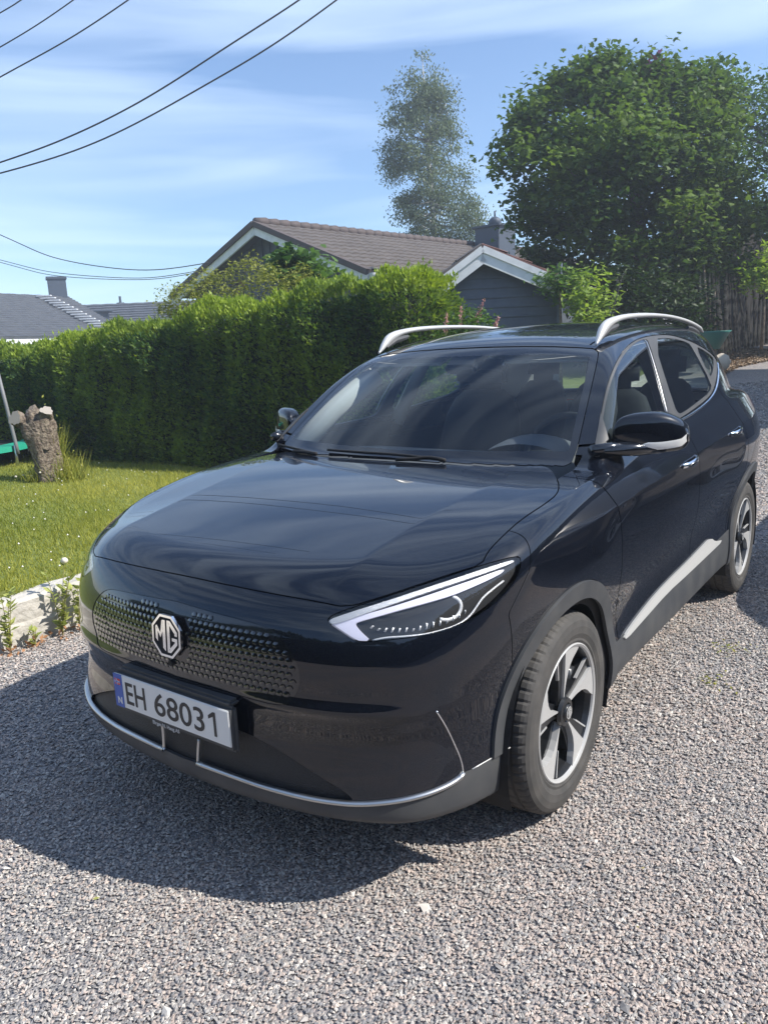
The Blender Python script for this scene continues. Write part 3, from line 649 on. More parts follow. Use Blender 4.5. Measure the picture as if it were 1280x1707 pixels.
# ---- door mirrors
mir = [(0, .795, .600, 1.130, 1.195, .030), (.08, .804, .605, 1.118, 1.222, .042), (.22, .834, .620, 1.110, 1.244, .050), (.45, .890, .650, 1.104, 1.252, .055), (.72, .950, .685, 1.102, 1.246, .055), (.9, 1.000, .715, 1.108, 1.218, .042), (.97, 1.018, .730, 1.120, 1.190, .030), (1.0, 1.024, .735, 1.135, 1.165, .014)]
for sx in (1, -1):
    ms = [Spl(*[(a[0], a[k]) for a in mir]) for k in range(1, 6)]; V = []; n = 26; m = 28
    for i in range(n):
        u = i/(n-1); x, y, zb_, zt, d = [float(q(u)) for q in ms]; zc = (zb_+zt)/2; hh = (zt-zb_)/2
        for j in range(m):
            a = 2*math.pi*j/m; ca, sa = math.cos(a), math.sin(a); e = .62
            V.append((sx*(x+.03*math.copysign(abs(ca)**e, ca)*0), y+d*math.copysign(abs(ca)**e, ca), zc+hh*math.copysign(abs(sa)**e, sa)))
    V = np.array(V); FU = []; FL = []
    zsplit = np.array([np.interp(i/(n-1), [0, .3, 1], [.42, .30, .30]) for i in range(n)])
    for i in range(n-1):
        for j in range(m):
            f = (i*m+j, i*m+(j+1) % m, (i+1)*m+(j+1) % m, (i+1)*m+j); f = f if sx < 0 else f[::-1]
            zm = V[list(f), 2].mean(); zlo = V[i*m:(i+1)*m, 2].min(); zh = V[i*m:(i+1)*m, 2].max(); (FL if (zm-zlo)/(zh-zlo+1e-9) < .30 else FU).append(f)
    for cap in (list(range(m)), list(range((n-1)*m, n*m))): FU.append(tuple(cap))
    hm = mk('door_mirror', V, FU, P['paint'], car); mk('mirror_base', V*np.array([1, 1, 1]), FL, P['gloss'], hm)
    b = MB(); b.tube([(sx*.775, .42, 1.135), (sx*.82, .52, 1.136), (sx*.87, .60, 1.130)], [.020, .020, .018], 10); b.tube([(sx*.80, .455, 1.128), (sx*.87, .59, 1.122), (sx*.96, .66, 1.118)], [.016, .026, .014], 10); b.build('mirror_arm', P['gloss'], hm, smooth=True)
    # indicator strip along the leading lower edge
    V = []; Fc = []; n = 12
    for i in range(n):
        u = .46+.52*i/(n-1); x, y, zb_, zt, d = [float(q(u)) for q in ms]; t_ = .014*min(1, i/2.5+.3)
        for (dy, z_) in ((-d-.002, zb_+.030+t_), (-d-.006, zb_+.030), (-d+.002, zb_+.030-t_)): V.append((sx*(x+.003), y+dy, z_))
    for i in range(n-1):
        for j in range(2): f = (i*3+j, (i+1)*3+j, (i+1)*3+j+1, i*3+j+1); Fc.append(f if sx < 0 else f[::-1])
    mk('indicator', V, Fc, P['indic'], hm)
    V = [(sx*x, y, z) for x, y, z in ((.770, .40, 1.165), (.765, .46, 1.30), (.772, .56, 1.165), (.798, .40, 1.13), (.790, .60, 1.13))]
# ---- wheels
def wheel_parts():
    prof = [(-.016, .224), (-.004, .230), (.001, .238), (.000, .246), (.006, .262), (.0065, .285), (.003, .305), (-.004, .318), (-.012, .325), (-.022, .3300), (-.040, .3325), (-.043, .326), (-.050, .326), (-.053, .3335), (-.080, .3345), (-.083, .327), (-.091, .327), (-.094, .3348), (-.121, .3348), (-.124, .327), (-.132, .327), (-.135, .3345), (-.162, .3335), (-.165, .326), (-.172, .326), (-.175, .3325), (-.193, .330), (-.205, .322), (-.214, .300), (-.212, .260), (-.200, .226)]
    n = 256; V = []; Fc = []; m = len(prof)
    for k in range(n):
        a = 2*math.pi*k/n
        for i, (x, r) in enumerate(prof):
            if (k % 4 == 0) and 8 <= i <= 10: r -= .0035
            if (k % 6 == 0) and i in (13, 14, 21, 22): r -= .004
            V.append((x, r*math.cos(a), r*math.sin(a)))
    for k in range(n):
        for i in range(m-1): Fc.append((k*m+i, ((k+1) % n)*m+i, ((k+1) % n)*m+i+1, k*m+i+1))
    ty = (V, Fc)
    b = MB(); n = 96
    def ring(pr, mi):
        V = []; Fc = []; m = len(pr)
        for k in range(n):
            a = 2*math.pi*k/n
            for x, r in pr: V.append((x, r*math.cos(a), r*math.sin(a)))
        for k in range(n):
            for i in range(m-1): Fc.append((k*m+i, ((k+1) % n)*m+i, ((k+1) % n)*m+i+1, k*m+i+1))
        b.add(V, Fc, mi)
    ring([(-.014, .229), (-.002, .230), (.001, .226), (-.003, .219), (-.010, .2165)], 0)
    ring([(-.010, .2165), (-.03, .210), (-.06, .205), (-.19, .200), (-.20, .226)], 1)
    ring([(-.075, .205), (-.070, .10), (-.07, .001)], 1)
    def face(poly, x0, th, mi, dish=.018):
        pp = []
        for r, t in poly: a = rad(t); pp.append((r*math.cos(a), r*math.sin(a), r))
        f = lambda r: x0-dish*(1-r/.215)
        V = [(f(r), y, z) for y, z, r in pp]+[(f(r)-th, y*.985, z*.985) for y, z, r in pp]; k = len(pp)
        b.add(V, [tuple(range(k)), tuple(range(2*k-1, k-1, -1))]+[(i, i+k, (i+1) % k+k, (i+1) % k) for i in range(k)], mi)
    for s_ in range(5):
        c0 = 88-72*s_
        # machined blade, flaring at the rim
        sil = [(.040, 3), (.08, 4), (.12, 5), (.17, 6), (.219, 7), (.219, 0), (.219, -8), (.219, -16), (.219, -23), (.196, -19), (.180, -14.5), (.160, -10), (.135, -6), (.10, -3), (.06, -2), (.040, -4)]
        face([(r, c0+t) for r, t in sil], -.006, .022, 0)
        blk = [(.035, 45), (.060, 26), (.09, 19), (.13, 18.5), (.17, 18.5), (.217, 18.5), (.217, 12), (.217, 7.4), (.17, 6.4), (.12, 5.4), (.08, 4.2), (.04, 3)]
        face([(r, c0+t) for r, t in blk], -.016, .03, 1)
        face([(.04, c0-3), (.06, c0-2.5), (.10, c0-4), (.135, c0-7), (.16, c0-11), (.18, c0-16), (.15, c0-15), (.11, c0-14), (.07, c0-20), (.04, c0-30)], -.026, .03, 1)
        face([(r, c0+t) for r, t in [(.130, 18.2), (.217, 18.2), (.217, 19.6), (.130, 20.4)]], -.0135, .01, 0)
    ring([(-.022, .050), (-.010, .046), (-.008, .033), (-.012, .030)], 1)
    rim = (b.V, b.F, b.I)
    b2 = MB(); n_ = 8
    b2.tube([(-.03, 0, 0), (-.003, 0, 0), (-.001, 0, 0)], [.027, .027, .024], 20)
    hub = (b2.V, b2.F)
    b3 = MB(); b3.tube([(-.062, 0, 0), (-.082, 0, 0)], [.150, .150], 40); b3.box((-.062, .12, .05), (.04, .06, .12), bev=.01)
    return ty, rim, hub, (b3.V, b3.F)
ty, rim, hub, disc = wheel_parts()
def wheel(x, y, rz, spin, first=None):
    if first is None:
        w_ = mk('wheel', rim[0], rim[1], None, car, smooth=False, mats=[P['rim'], P['rimblack']], midx=rim[2])
        mk('tyre', ty[0], ty[1], P['rubber'], w_, smooth=False); h = mk('hub_cap', hub[0], hub[1], P['rimblack'], w_)
        mk('brake_disc', disc[0], disc[1], P['lampdark'], w_)
        b = MB(); MH = Matrix(((0, 0, 1, -.0012), (1, 0, 0, 0), (0, 1, 0, 0), (0, 0, 0, 1)))
        a8, c8 = octo(.0215), octo(.0185)
        for k in range(8): b.prism([a8[k], a8[(k+1) % 8], c8[(k+1) % 8], c8[k]], MH, .0015)
        for q in ([(-.78, .36), (-.62, .30), (-.62, -.36), (-.78, -.22)], [(-.42, -.14), (-.42, .12), (-.30, .74), (-.22, .74), (-.22, .3)], [(-.26, .76), (-.06, .76), (-.06, -.76), (-.26, -.62)], [(.06, .76), (.06, -.76), (.25, -.62), (.25, .62)],
                  [(.30, .78), (.78, .30), (.78, .10), (.60, .10), (.25, .56)], [(.25, -.62), (.40, -.66), (.78, -.30), (.78, -.02), (.40, -.02), (.40, -.18), (.60, -.18)]): b.prism([(u*.020, v*.020) for u, v in q], MH, .0015)
        b.build('wheel_badge', P['rim'], w_)
    else:
        w_ = first.copy(); C.objects.link(w_); w_.parent = car
        for c in list(first.children): d = c.copy(); C.objects.link(d); d.parent = w_
    w_.location = (x, y, .334); w_.rotation_euler = (spin, 0, rz); return w_
w1 = wheel(.872, 0, 0, 0); w2 = wheel(.872, WB, 0, rad(-27), w1); wheel(-.872, 0, rad(180), rad(15), w1); wheel(-.872, WB, rad(180), rad(40), w1)
for sx in (1, -1):
    for y in (ARC[0][0], WB):
        b = MB(); pts = [(sx*.72, y+.41*math.cos(t), .335+.41*math.sin(t)) for t in np.linspace(0, math.pi, 25)]
        V = []; Fc = []
        for t in np.linspace(-.35, math.pi+.35, 30):
            for x in (.52, .865): V.append((sx*x, y+.405*math.cos(t), .335+.405*math.sin(t)))
        for t in (0,): Fc = [(2*i, 2*i+1, 2*i+3, 2*i+2) for i in range(29)]
        b.add(V, Fc); b.add([(sx*.52, y-.42, .18), (sx*.52, y+.42, .18), (sx*.52, y+.42, .75), (sx*.52, y-.42, .75)], [(0, 1, 2, 3)]); b.build('wheel_arch_liner', P['inner'], car)
b = MB(); b.box((0, 1.3, .32), (1.0, 3.9, .10)); b.box((0, 1.3, .30), (1.56, 1.7, .10)); b.build('floor_pan', P['inner'], car)
# ---- cabin
pan('headliner', roof, 'headl', off=-.045, skirt=0)
panel('door_inner', d1[0], d1[1], P['seat'], car, both=True, off=-.06, skirt=0)
def lathe_box(c, d, bev, name, m, M=None, parent=car):
    b = MB(); b.box(c, d, M, bev=bev); return b.build(name, m, parent, smooth=False)
b = MB()
V = []; Fc = []; prof = [(.42, 1.06), (.60, 1.085), (.80, 1.09), (.95, 1.06), (1.0, .99), (1.0, .70)]
xs_ = np.linspace(-.74, .74, 13)
for x in xs_:
    for (y, z) in prof: V.append((x, y+.08*(abs(x)/.7)**2, z-.035-.03*(abs(x)/.74)**4))
m = len(prof)
for i in range(12):
    for j in range(m-1): Fc.append((i*m+j, i*m+j+1, (i+1)*m+j+1, (i+1)*m+j))
mk('dashboard', V, Fc, P['dash'], car)
M_ = Matrix.Rotation(rad(-12), 3, 'X')
b = MB()
V = []; Fc = []
for i in range(12):
    for j in range(10):
        t = i/11; s_ = j/9; V.append((.37+.21*(2*s_-1), .70+.28*t, 1.04+.095*math.sin(math.pi*s_)**.6*math.sin(math.pi*min(1, .25+.6*t))))
for i in range(11):
    for j in range(9): Fc.append((i*10+j, i*10+j+1, (i+1)*10+j+1, (i+1)*10+j))
mk('instrument_hood', V, Fc, P['dash'], car)
b = MB(); Mw = Matrix.Translation((.37, 1.13, 1.02)) @ Matrix.Rotation(rad(66), 4, 'X')
ring_ = [Mw @ Vector((.183*math.cos(t), .175*math.sin(t), 0)) for t in np.linspace(0, 2*math.pi, 41)]
b.tube(ring_, .015, 8); b.tube([Mw @ Vector((-.17, -.02, 0)), Mw @ Vector((0, -.03, -.02)), Mw @ Vector((.17, -.02, 0))], [.016, .045, .016], 8); b.tube([Mw @ Vector((0, -.03, -.02)), Mw @ Vector((0, -.17, 0))], [.03, .014], 8)
b.build('steering_wheel', P['seat'], car, smooth=True)
def seat_(x, y, wd, n0='seat'):
    V = []; Fc = []; secs = [(.70, .46, .10), (.85, .50, .12), (1.0, .50, .12), (1.12, .46, .11), (1.22, .36, .09), (1.26, .24, .05)]
    m = 16
    for k, (z, w2_, d) in enumerate(secs):
        for j in range(m):
            a = 2*math.pi*j/m; ca, sa = math.cos(a), math.sin(a); V.append((x+w2_*wd/2*math.copysign(abs(ca)**.6, ca), y+(z-.7)*.25+d*.6*math.copysign(abs(sa)**.7, sa), z))
    for k in range(len(secs)-1):
        for j in range(m): Fc.append((k*m+j, k*m+(j+1) % m, (k+1)*m+(j+1) % m, (k+1)*m+j))
    Fc.append(tuple((len(secs)-1)*m+j for j in range(m)))
    s0 = mk(n0, V, Fc, P['seat'], car)
    b = MB(); b.box((x, y+.155, 1.345), (.27*wd, .10, .17), Matrix.Rotation(rad(-8), 3, 'X'), bev=.04); b.tube([(x-.05, y+.14, 1.2), (x-.05, y+.15, 1.32)], .008, 6); b.tube([(x+.05, y+.14, 1.2), (x+.05, y+.15, 1.32)], .008, 6); b.build('headrest', P['seat'], s0, smooth=True)
    b = MB(); b.box((x, y-.28, .66), (.50*wd, .55, .14), bev=.05); b.build('seat_cushion', P['seat'], s0, smooth=True)
for x in (.37, -.37): seat_(x, 1.60, 1)
for x in (.40, 0, -.40): seat_(x, 2.45, .78)
b = MB(); b.box((.03, .97, 1.375), (.25, .03, .065), Matrix.Rotation(rad(10), 3, 'X'), bev=.012); b.box((0, .90, 1.445), (.16, .16, .05), Matrix.Rotation(rad(30), 3, 'X'), bev=.015); b.tube([(0, .93, 1.44), (.02, .97, 1.39)], .012, 6); b.build('interior_mirror', P['inner'], car)
for sx in (1, -1):
    b = MB(); b.box((sx*.36, 1.0, 1.455), (.40, .14, .015), Matrix.Rotation(rad(18), 3, 'X'), bev=.006); b.build('sun_visor', P['headl'], car)
    # pillar trim, pale on the far side; near side coloured dark for cabin shade
    def insd(P_, d):
        P_ = to_surf(np.array(P_, float), 12); g_, _ = grad(P_); P_ = P_-g_*d; P_[:, 0] *= sx; return [tuple(q) for q in P_]
    b = MB(); b.tube(insd([(.735, .50, 1.10), (.69, .74, 1.26), (.615, .98, 1.44)], .085), [.060, .060, .052], 12); b.build('pillar_lining', P['trim'] if sx < 0 else P['seat'], car, smooth=True)
    b = MB(); b.tube(insd([(.80, 1.42, 1.12), (.72, 1.47, 1.33), (.63, 1.5, 1.50)], .055), [.04, .036, .028], 8); b.build('centre_pillar_lining', P['trim'] if sx < 0 else P['seat'], car, smooth=True)
# ================================================================== SURROUNDINGS
FH = np.array([-.5942, .8043, 0]); RH = np.array([.8043, .5942, 0])
def at(x, y, d):
    """surveyed direction + distance along the view -> world point"""
    v = np.array([(x-640)/F_PX, -(y-853.5)/F_PX, 1.]) @ AX; return CAM+v*(d/(v @ FH))
def on_plane(x, y, n, c):
    v = np.array([(x-640)/F_PX, -(y-853.5)/F_PX, 1.]) @ AX; n = np.asarray(n, float); return CAM+v*((c-CAM @ n)/(v @ n))
def rise(Y): Y = np.asarray(Y, float); return 1.06*(lambda t: t*t*(3-2*t))(np.clip((Y-3.6)/11.5, 0, 1))+.02*np.maximum(Y-14, 0)
def ground_z(X, Y): return rise(Y)
def fastmesh(name, V, polys_k, idx, m, parent=None, smooth=False, mats=None, midx=None, cols=None):
    """V (n,3); idx flat loop indices; polys_k vertices per face (int)"""
    me = bpy.data.meshes.new(name); V = np.ascontiguousarray(V, np.float32); idx = np.ascontiguousarray(idx, np.int32).ravel(); nf = len(idx)//polys_k
    me.vertices.add(len(V)); me.vertices.foreach_set('co', V.ravel()); me.loops.add(len(idx)); me.loops.foreach_set('vertex_index', idx)
    me.polygons.add(nf); me.polygons.foreach_set('loop_start', np.arange(nf, dtype=np.int32)*polys_k)
    for q in (mats or [m]): me.materials.append(q)
    me.polygons.foreach_set('use_smooth', np.full(nf, smooth))
    if midx is not None: me.polygons.foreach_set('material_index', np.ascontiguousarray(midx, np.int32))
    me.update(calc_edges=True)
    if cols is not None:
        a = me.color_attributes.new('tone', 'FLOAT_COLOR', 'POINT'); c = np.ones((len(V), 4), np.float32); c[:, :3] = cols; a.data.foreach_set('color', c.ravel())
    o = bpy.data.objects.new(name, me); C.objects.link(o)
    if parent is not None: o.parent = parent
    return o
def unit(v): return v/np.maximum(np.linalg.norm(v, axis=-1, keepdims=True), 1e-9)
def leafcloud(cen, dirs, nrm, size, shape):
    """leaves: shape = list of (along, across, up) offsets of a fan polygon"""
    n = len(cen); t = unit(dirs); s = unit(np.cross(nrm, t)); u = np.cross(t, s); sh = np.asarray(shape); size = np.broadcast_to(size, (n,))
    V = cen[:, None]+(t[:, None]*sh[None, :, 0, None]+s[:, None]*sh[None, :, 1, None]+u[:, None]*sh[None, :, 2, None])*size[:, None, None]
    return V.reshape(-1, 3), np.arange(n*len(sh)).reshape(n, len(sh))
def leafmat(name, c1, c2, trans=.35, rough=.5, sc=3.):
    m = bpy.data.materials.new(name); m.use_nodes = True; t = m.node_tree; b = t.nodes['Principled BSDF']; o = t.nodes['Material Output']
    at_ = t.nodes.new('ShaderNodeAttribute'); at_.attribute_name = 'tone'; tr = t.nodes.new('ShaderNodeBsdfTranslucent'); mx_ = t.nodes.new('ShaderNodeMixShader')
    r = t.nodes.new('ShaderNodeValToRGB'); r.color_ramp.elements[0].color = (*c1, 1); r.color_ramp.elements[1].color = (*c2, 1)
    t.links.new(at_.outputs['Fac'], r.inputs[0]); t.links.new(r.outputs[0], b.inputs['Base Color']); b.inputs['Roughness'].default_value = rough; b.inputs['Specular IOR Level'].default_value = .25
    hs = t.nodes.new('ShaderNodeHueSaturation'); hs.inputs['Value'].default_value = 1.5; hs.inputs['Saturation'].default_value = 1.1; t.links.new(r.outputs[0], hs.inputs['Color']); t.links.new(hs.outputs[0], tr.inputs[0])
    mx_.inputs[0].default_value = trans; t.links.new(b.outputs[0], mx_.inputs[1]); t.links.new(tr.outputs[0], mx_.inputs[2]); t.links.new(mx_.outputs[0], o.inputs[0]); return m
DIA = [(0, 0, 0), (.45, .24, .05), (1, 0, .0), (.45, -.24, .05)]
MAPLE = [(0, 0, 0), (.10, .30, 0), (.0, .52, -.05), (.30, .42, 0), (.42, .62, -.06), (.58, .30, 0), (1.0, 0, -.08), (.58, -.30, 0), (.42, -.62, -.06), (.30, -.42, 0), (.0, -.52, -.05), (.10, -.30, 0)]
def rnd(n, k=3): return RNG.normal(size=(n, k))
# ---- ground sheets
gm = bpy.data.materials.new('gravel_bed'); gm.use_nodes = True; t = gm.node_tree; b_ = t.nodes['Principled BSDF']; b_.inputs['Roughness'].default_value = .85
def nd(tree, typ, **k):
    n = tree.nodes.new(typ)
    for a, v in k.items():
        if a.startswith('i_'): n.inputs[a[2:].replace('_', ' ')].default_value = v
        else: setattr(n, a, v)
    return n
co = nd(t, 'ShaderNodeTexCoord'); vo = nd(t, 'ShaderNodeTexVoronoi', i_Scale=95.); vo.inputs['Randomness'].default_value = 1; t.links.new(co.outputs['Object'], vo.inputs[0])
cr = nd(t, 'ShaderNodeValToRGB'); cr.color_ramp.interpolation = 'LINEAR'
els = [(0, (.16, .16, .165)), (.2, (.21, .205, .205)), (.4, (.29, .27, .26)), (.55, (.37, .32, .29)), (.7, (.27, .255, .25)), (.85, (.43, .395, .36)), (1, (.20, .195, .195))]
for k, (p_, c_) in enumerate(els):
    e = cr.color_ramp.elements[k] if k < 2 else cr.color_ramp.elements.new(p_); e.position = p_; e.color = (*c_, 1)
cr.color_ramp.elements[0].position = 0
sx_ = nd(t, 'ShaderNodeSeparateColor'); t.links.new(vo.outputs['Color'], sx_.inputs[0]); t.links.new(sx_.outputs[0], cr.inputs[0])
nz = nd(t, 'ShaderNodeTexNoise', i_Scale=.9, i_Detail=5.); t.links.new(co.outputs['Object'], nz.inputs[0])
tint = nd(t, 'ShaderNodeValToRGB'); tint.color_ramp.elements[0].position = .38; tint.color_ramp.elements[1].position = .62; tint.color_ramp.elements[0].color = (.82, .86, .92, 1); tint.color_ramp.elements[1].color = (1.10, 1.02, .98, 1); t.links.new(nz.outputs[0], tint.inputs[0])
ml = nd(t, 'ShaderNodeMix', data_type='RGBA', blend_type='MULTIPLY'); ml.inputs[0].default_value = 1; t.links.new(cr.outputs[0], ml.inputs[6]); t.links.new(tint.outputs[0], ml.inputs[7]); t.links.new(ml.outputs[2], b_.inputs['Base Color'])
bu = nd(t, 'ShaderNodeBump', i_Strength=1., i_Distance=.008); bu.invert = True; t.links.new(vo.outputs['Distance'], bu.inputs['Height']); t.links.new(bu.outputs[0], b_.inputs['Normal'])
gx = np.r_[-600, -200, -90, -50, -30, np.arange(-20, 16, 1.), 30, 60, 200, 600]; gy = np.r_[-600, -150, -50, -20, np.arange(-12, 34, .75), 50, 90, 200, 600]
X, Y = np.meshgrid(gx, gy, indexing='ij'); n = len(gy); Zg = ground_z(X, Y); i, j = np.meshgrid(np.arange(len(gx)-1), np.arange(n-1), indexing='ij'); a = (i*n+j).ravel()
o = fastmesh('gravel_drive', np.stack([X.ravel(), Y.ravel(), Zg.ravel()-.004], 1), 4, np.stack([a, a+n, a+n+1, a+1], 1), gm, smooth=True); tag(o, kind='structure')
# loose stones near the viewer
def stones(n, box, s0, s1, keep):
    P_ = np.stack([RNG.uniform(box[0], box[1], n), RNG.uniform(box[2], box[3], n)], 1); P_ = P_[keep(P_)]; n = len(P_)
    s = RNG.uniform(s0, s1, n)**1.0; oc = np.array([(1, 0, 0), (-1, 0, 0), (0, 1, 0), (0, -1, 0), (0, 0, 1), (0, 0, -1)], float)
    q = rnd(n, 3)*.28; a = RNG.uniform(0, 6.28, n); V = oc[None]*(1+RNG.uniform(-.35, .25, (n, 6, 1)))+RNG.uniform(-.22, .22, (n, 6, 3)); V[:, :, 2] *= .50; V[:, :, 0] *= 1.25
    ca, sa = np.cos(a)[:, None], np.sin(a)[:, None]; x = V[:, :, 0]*ca-V[:, :, 1]*sa; y = V[:, :, 0]*sa+V[:, :, 1]*ca; z = V[:, :, 2]+x*q[:, :1]+y*q[:, 1:2]
    W_ = np.stack([x, y, z], 2)*s[:, None, None]; W_[:, :, 0] += P_[:, :1]; W_[:, :, 1] += P_[:, 1:2]; W_[:, :, 2] += (ground_z(P_[:, 0], P_[:, 1])+s*.25)[:, None]
    fc = np.array([(0, 2, 4), (2, 1, 4), (1, 3, 4), (3, 0, 4), (2, 0, 5), (1, 2, 5), (3, 1, 5), (0, 3, 5)])
    pal = np.array([(.17, .168, .172), (.215, .21, .215), (.27, .26, .25), (.34, .315, .295), (.40, .335, .295), (.43, .355, .31), (.45, .415, .375), (.51, .475, .43), (.25, .24, .235), (.36, .335, .31)])
    patch = .5+.5*np.sin(P_[:, 0]*1.7+np.sin(P_[:, 1]*1.3)*1.5); pr = RNG.uniform(0, 1, n); k = RNG.randint(0, 10, n); k = np.where((pr < .30*patch), 4+RNG.randint(0, 2, n), k); c = pal[k]*RNG.uniform(.8, 1.15, (n, 1))
    return W_.reshape(-1, 3), (fc[None]+6*np.arange(n)[:, None, None]).reshape(-1, 3), np.repeat(c, 6, 0)
def seen(mind, maxd, extra=.25):
    def k(P_):
        Q = np.concatenate([P_, np.zeros((len(P_), 1))], 1); q = (Q-CAM) @ AX.T; ok = q[:, 2] > .3; u = F_PX*q[:, 0]/np.maximum(q[:, 2], .1); v = F_PX*q[:, 1]/np.maximum(q[:, 2], .1)
        return ok & (np.abs(u) < 900) & (np.abs(v) < 1020) & (q[:, 2] >= mind) & (q[:, 2] < maxd) & (P_[:, 0] > -2.24) & ~((np.abs(P_[:, 0]) < .62) & (P_[:, 1] > .1) & (P_[:, 1] < 3.2))
    return k
st = bpy.data.materials.new('loose_stone'); st.use_nodes = True; tt_ = st.node_tree; a_ = tt_.nodes.new('ShaderNodeAttribute'); a_.attribute_name = 'tone'; tt_.links.new(a_.outputs['Color'], tt_.nodes['Principled BSDF'].inputs['Base Color']); tt_.nodes['Principled BSDF'].inputs['Roughness'].default_value = .75
parts = [stones(540000, (-2.5, 3.2, -2.4, 3.4), .0028, .0062, seen(.3, 2.9)), stones(290000, (-2.6, 2.5, -1.2, 6.0), .0040, .0078, seen(2.9, 5.5)), stones(70000, (-3, 1.5, 2, 12), .008, .014, seen(5.5, 12)), stones(500, (-2.4, 3, -2, 8), .009, .015, seen(.3, 9))]
Vs = []; Fs = []; Cs = []; off = 0
for V, Fc, c in parts: Vs.append(V); Fs.append(Fc+off); Cs.append(c); off += len(V)
o = fastmesh('gravel', np.concatenate(Vs), 3, np.concatenate(Fs), st, cols=np.concatenate(Cs)); tag(o, kind='stuff')
# ---- lawn behind the kerb
KX = -2.25
def lawn_z(X, Y): return .245+.022*np.maximum(-X-2.3, 0)*.6+.015*np.sin(X*1.9+Y)*.6+.8*rise(Y)
lm = mat('lawn_soil', (.12, .15, .025), .9, bump=(60, .6, .02), var=(2.2, (.16, .19, .035), 6, .35, .68))
gx = np.r_[-60, -30, np.arange(-14, -2.39, .4), -2.39]; gy = np.r_[-40, -20, np.arange(-8, 14, .4), 30]
X, Y = np.meshgrid(gx, gy, indexing='ij'); n = len(gy); i, j = np.meshgrid(np.arange(len(gx)-1), np.arange(n-1), indexing='ij'); a = (i*n+j).ravel()
o = fastmesh('lawn', np.stack([X.ravel(), Y.ravel(), lawn_z(X, Y).ravel()], 1), 4, np.stack([a, a+n, a+n+1, a+1], 1), lm, smooth=True); tag(o, kind='structure')
n = 190000; X = RNG.uniform(-9.5, -2.36, n); Y = RNG.uniform(-1.5, 4.2, n)
q = (np.stack([X, Y, np.full(n, .28)], 1)-CAM) @ AX.T; ok = (np.abs(F_PX*q[:, 0]/q[:, 2]) < 700) & (RNG.uniform(0, 1, n) < np.clip(5.2/q[:, 2], .45, 1)); X, Y = X[ok], Y[ok]; n = len(X)
cen = np.stack([X, Y, lawn_z(X, Y)], 1); d_ = rnd(n)*.45; d_[:, 2] = 1; h_ = RNG.uniform(.022, .055, n)*(1+.4*np.sin(X*3+Y*2)*np.sin(Y*4)); w_ = rnd(n); w_[:, 2] = 0; w_ = unit(w_)*.0035
V = np.stack([cen-w_, cen+w_, cen+unit(d_)*h_[:, None]], 1).reshape(-1, 3); pt = .5+.25*np.sin(X*2.1+1.3*np.sin(Y*1.7))+.25*np.sin(Y*2.7+X); tone = np.clip(pt*.55+RNG.uniform(0, .5, n), 0, 1)
grassm = leafmat('grass_blades', (.13, .175, .02), (.42, .40, .085), .38)
o = fastmesh('grass', V, 3, np.arange(3*n), grassm, cols=np.repeat(tone, 3)[:, None].repeat(3, 1)); tag(o, kind='stuff')
n = 170; X = RNG.uniform(-8.5, -2.5, n); Y = RNG.uniform(-1.2, 3., n); ic = []; icf = []
for k in range(n):
    c = np.array([X[k], Y[k], float(lawn_z(X[k], Y[k]))+RNG.uniform(.04, .07)]); r = RNG.uniform(.005, .009); oc = np.array([(1, 0, 0), (-1, 0, 0), (0, 1, 0), (0, -1, 0), (0, 0, 1), (0, 0, -1)])*r+c; b0 = len(ic); ic += list(oc); icf += [(b0+a, b0+b, b0+c_) for a, b, c_ in [(0, 2, 4), (2, 1, 4), (1, 3, 4), (3, 0, 4), (2, 0, 5), (1, 2, 5), (3, 1, 5), (0, 3, 5)]]
o = mk('clover_flowers', ic, icf, mat('clover_white', (.72, .70, .62), .8), smooth=True); tag(o, kind='stuff')
# ---- kerb wall
km = mat('kerb_stone', (.38, .36, .32), .85, bump=(22, .8, .02), var=(7, (.50, .47, .42), 8, .3, .7))
ky = np.arange(-9, 12, .06); V = []; Fc = []
for k, y in enumerate(ky):
    w1_ = .012*math.sin(y*3.1)+.008*math.sin(y*9.3); hz = .262+.006*math.sin(y*5.3)+.004*math.sin(y*17)+.8*float(rise(y)); z0 = float(rise(y))-.03
    for (x, z) in ((KX+w1_+.01, z0), (KX+w1_+.004, (z0+hz)*.45), (KX+w1_-.006, (z0+hz)*.55), (KX+w1_-.004, hz-.02), (KX+w1_-.022, hz), (KX-.13, hz+.004), (KX-.15, hz-.05), (KX-.15, z0)): V.append((x, y, z))
for k in range(len(ky)-1):
    for j in range(7): Fc.append((k*8+j, k*8+j+1, (k+1)*8+j+1, (k+1)*8+j))
o = mk('kerb_wall', V, Fc, km, smooth=False); tag(o, 'low weathered pale kerb wall holding back the lawn beside the gravel', 'kerb')
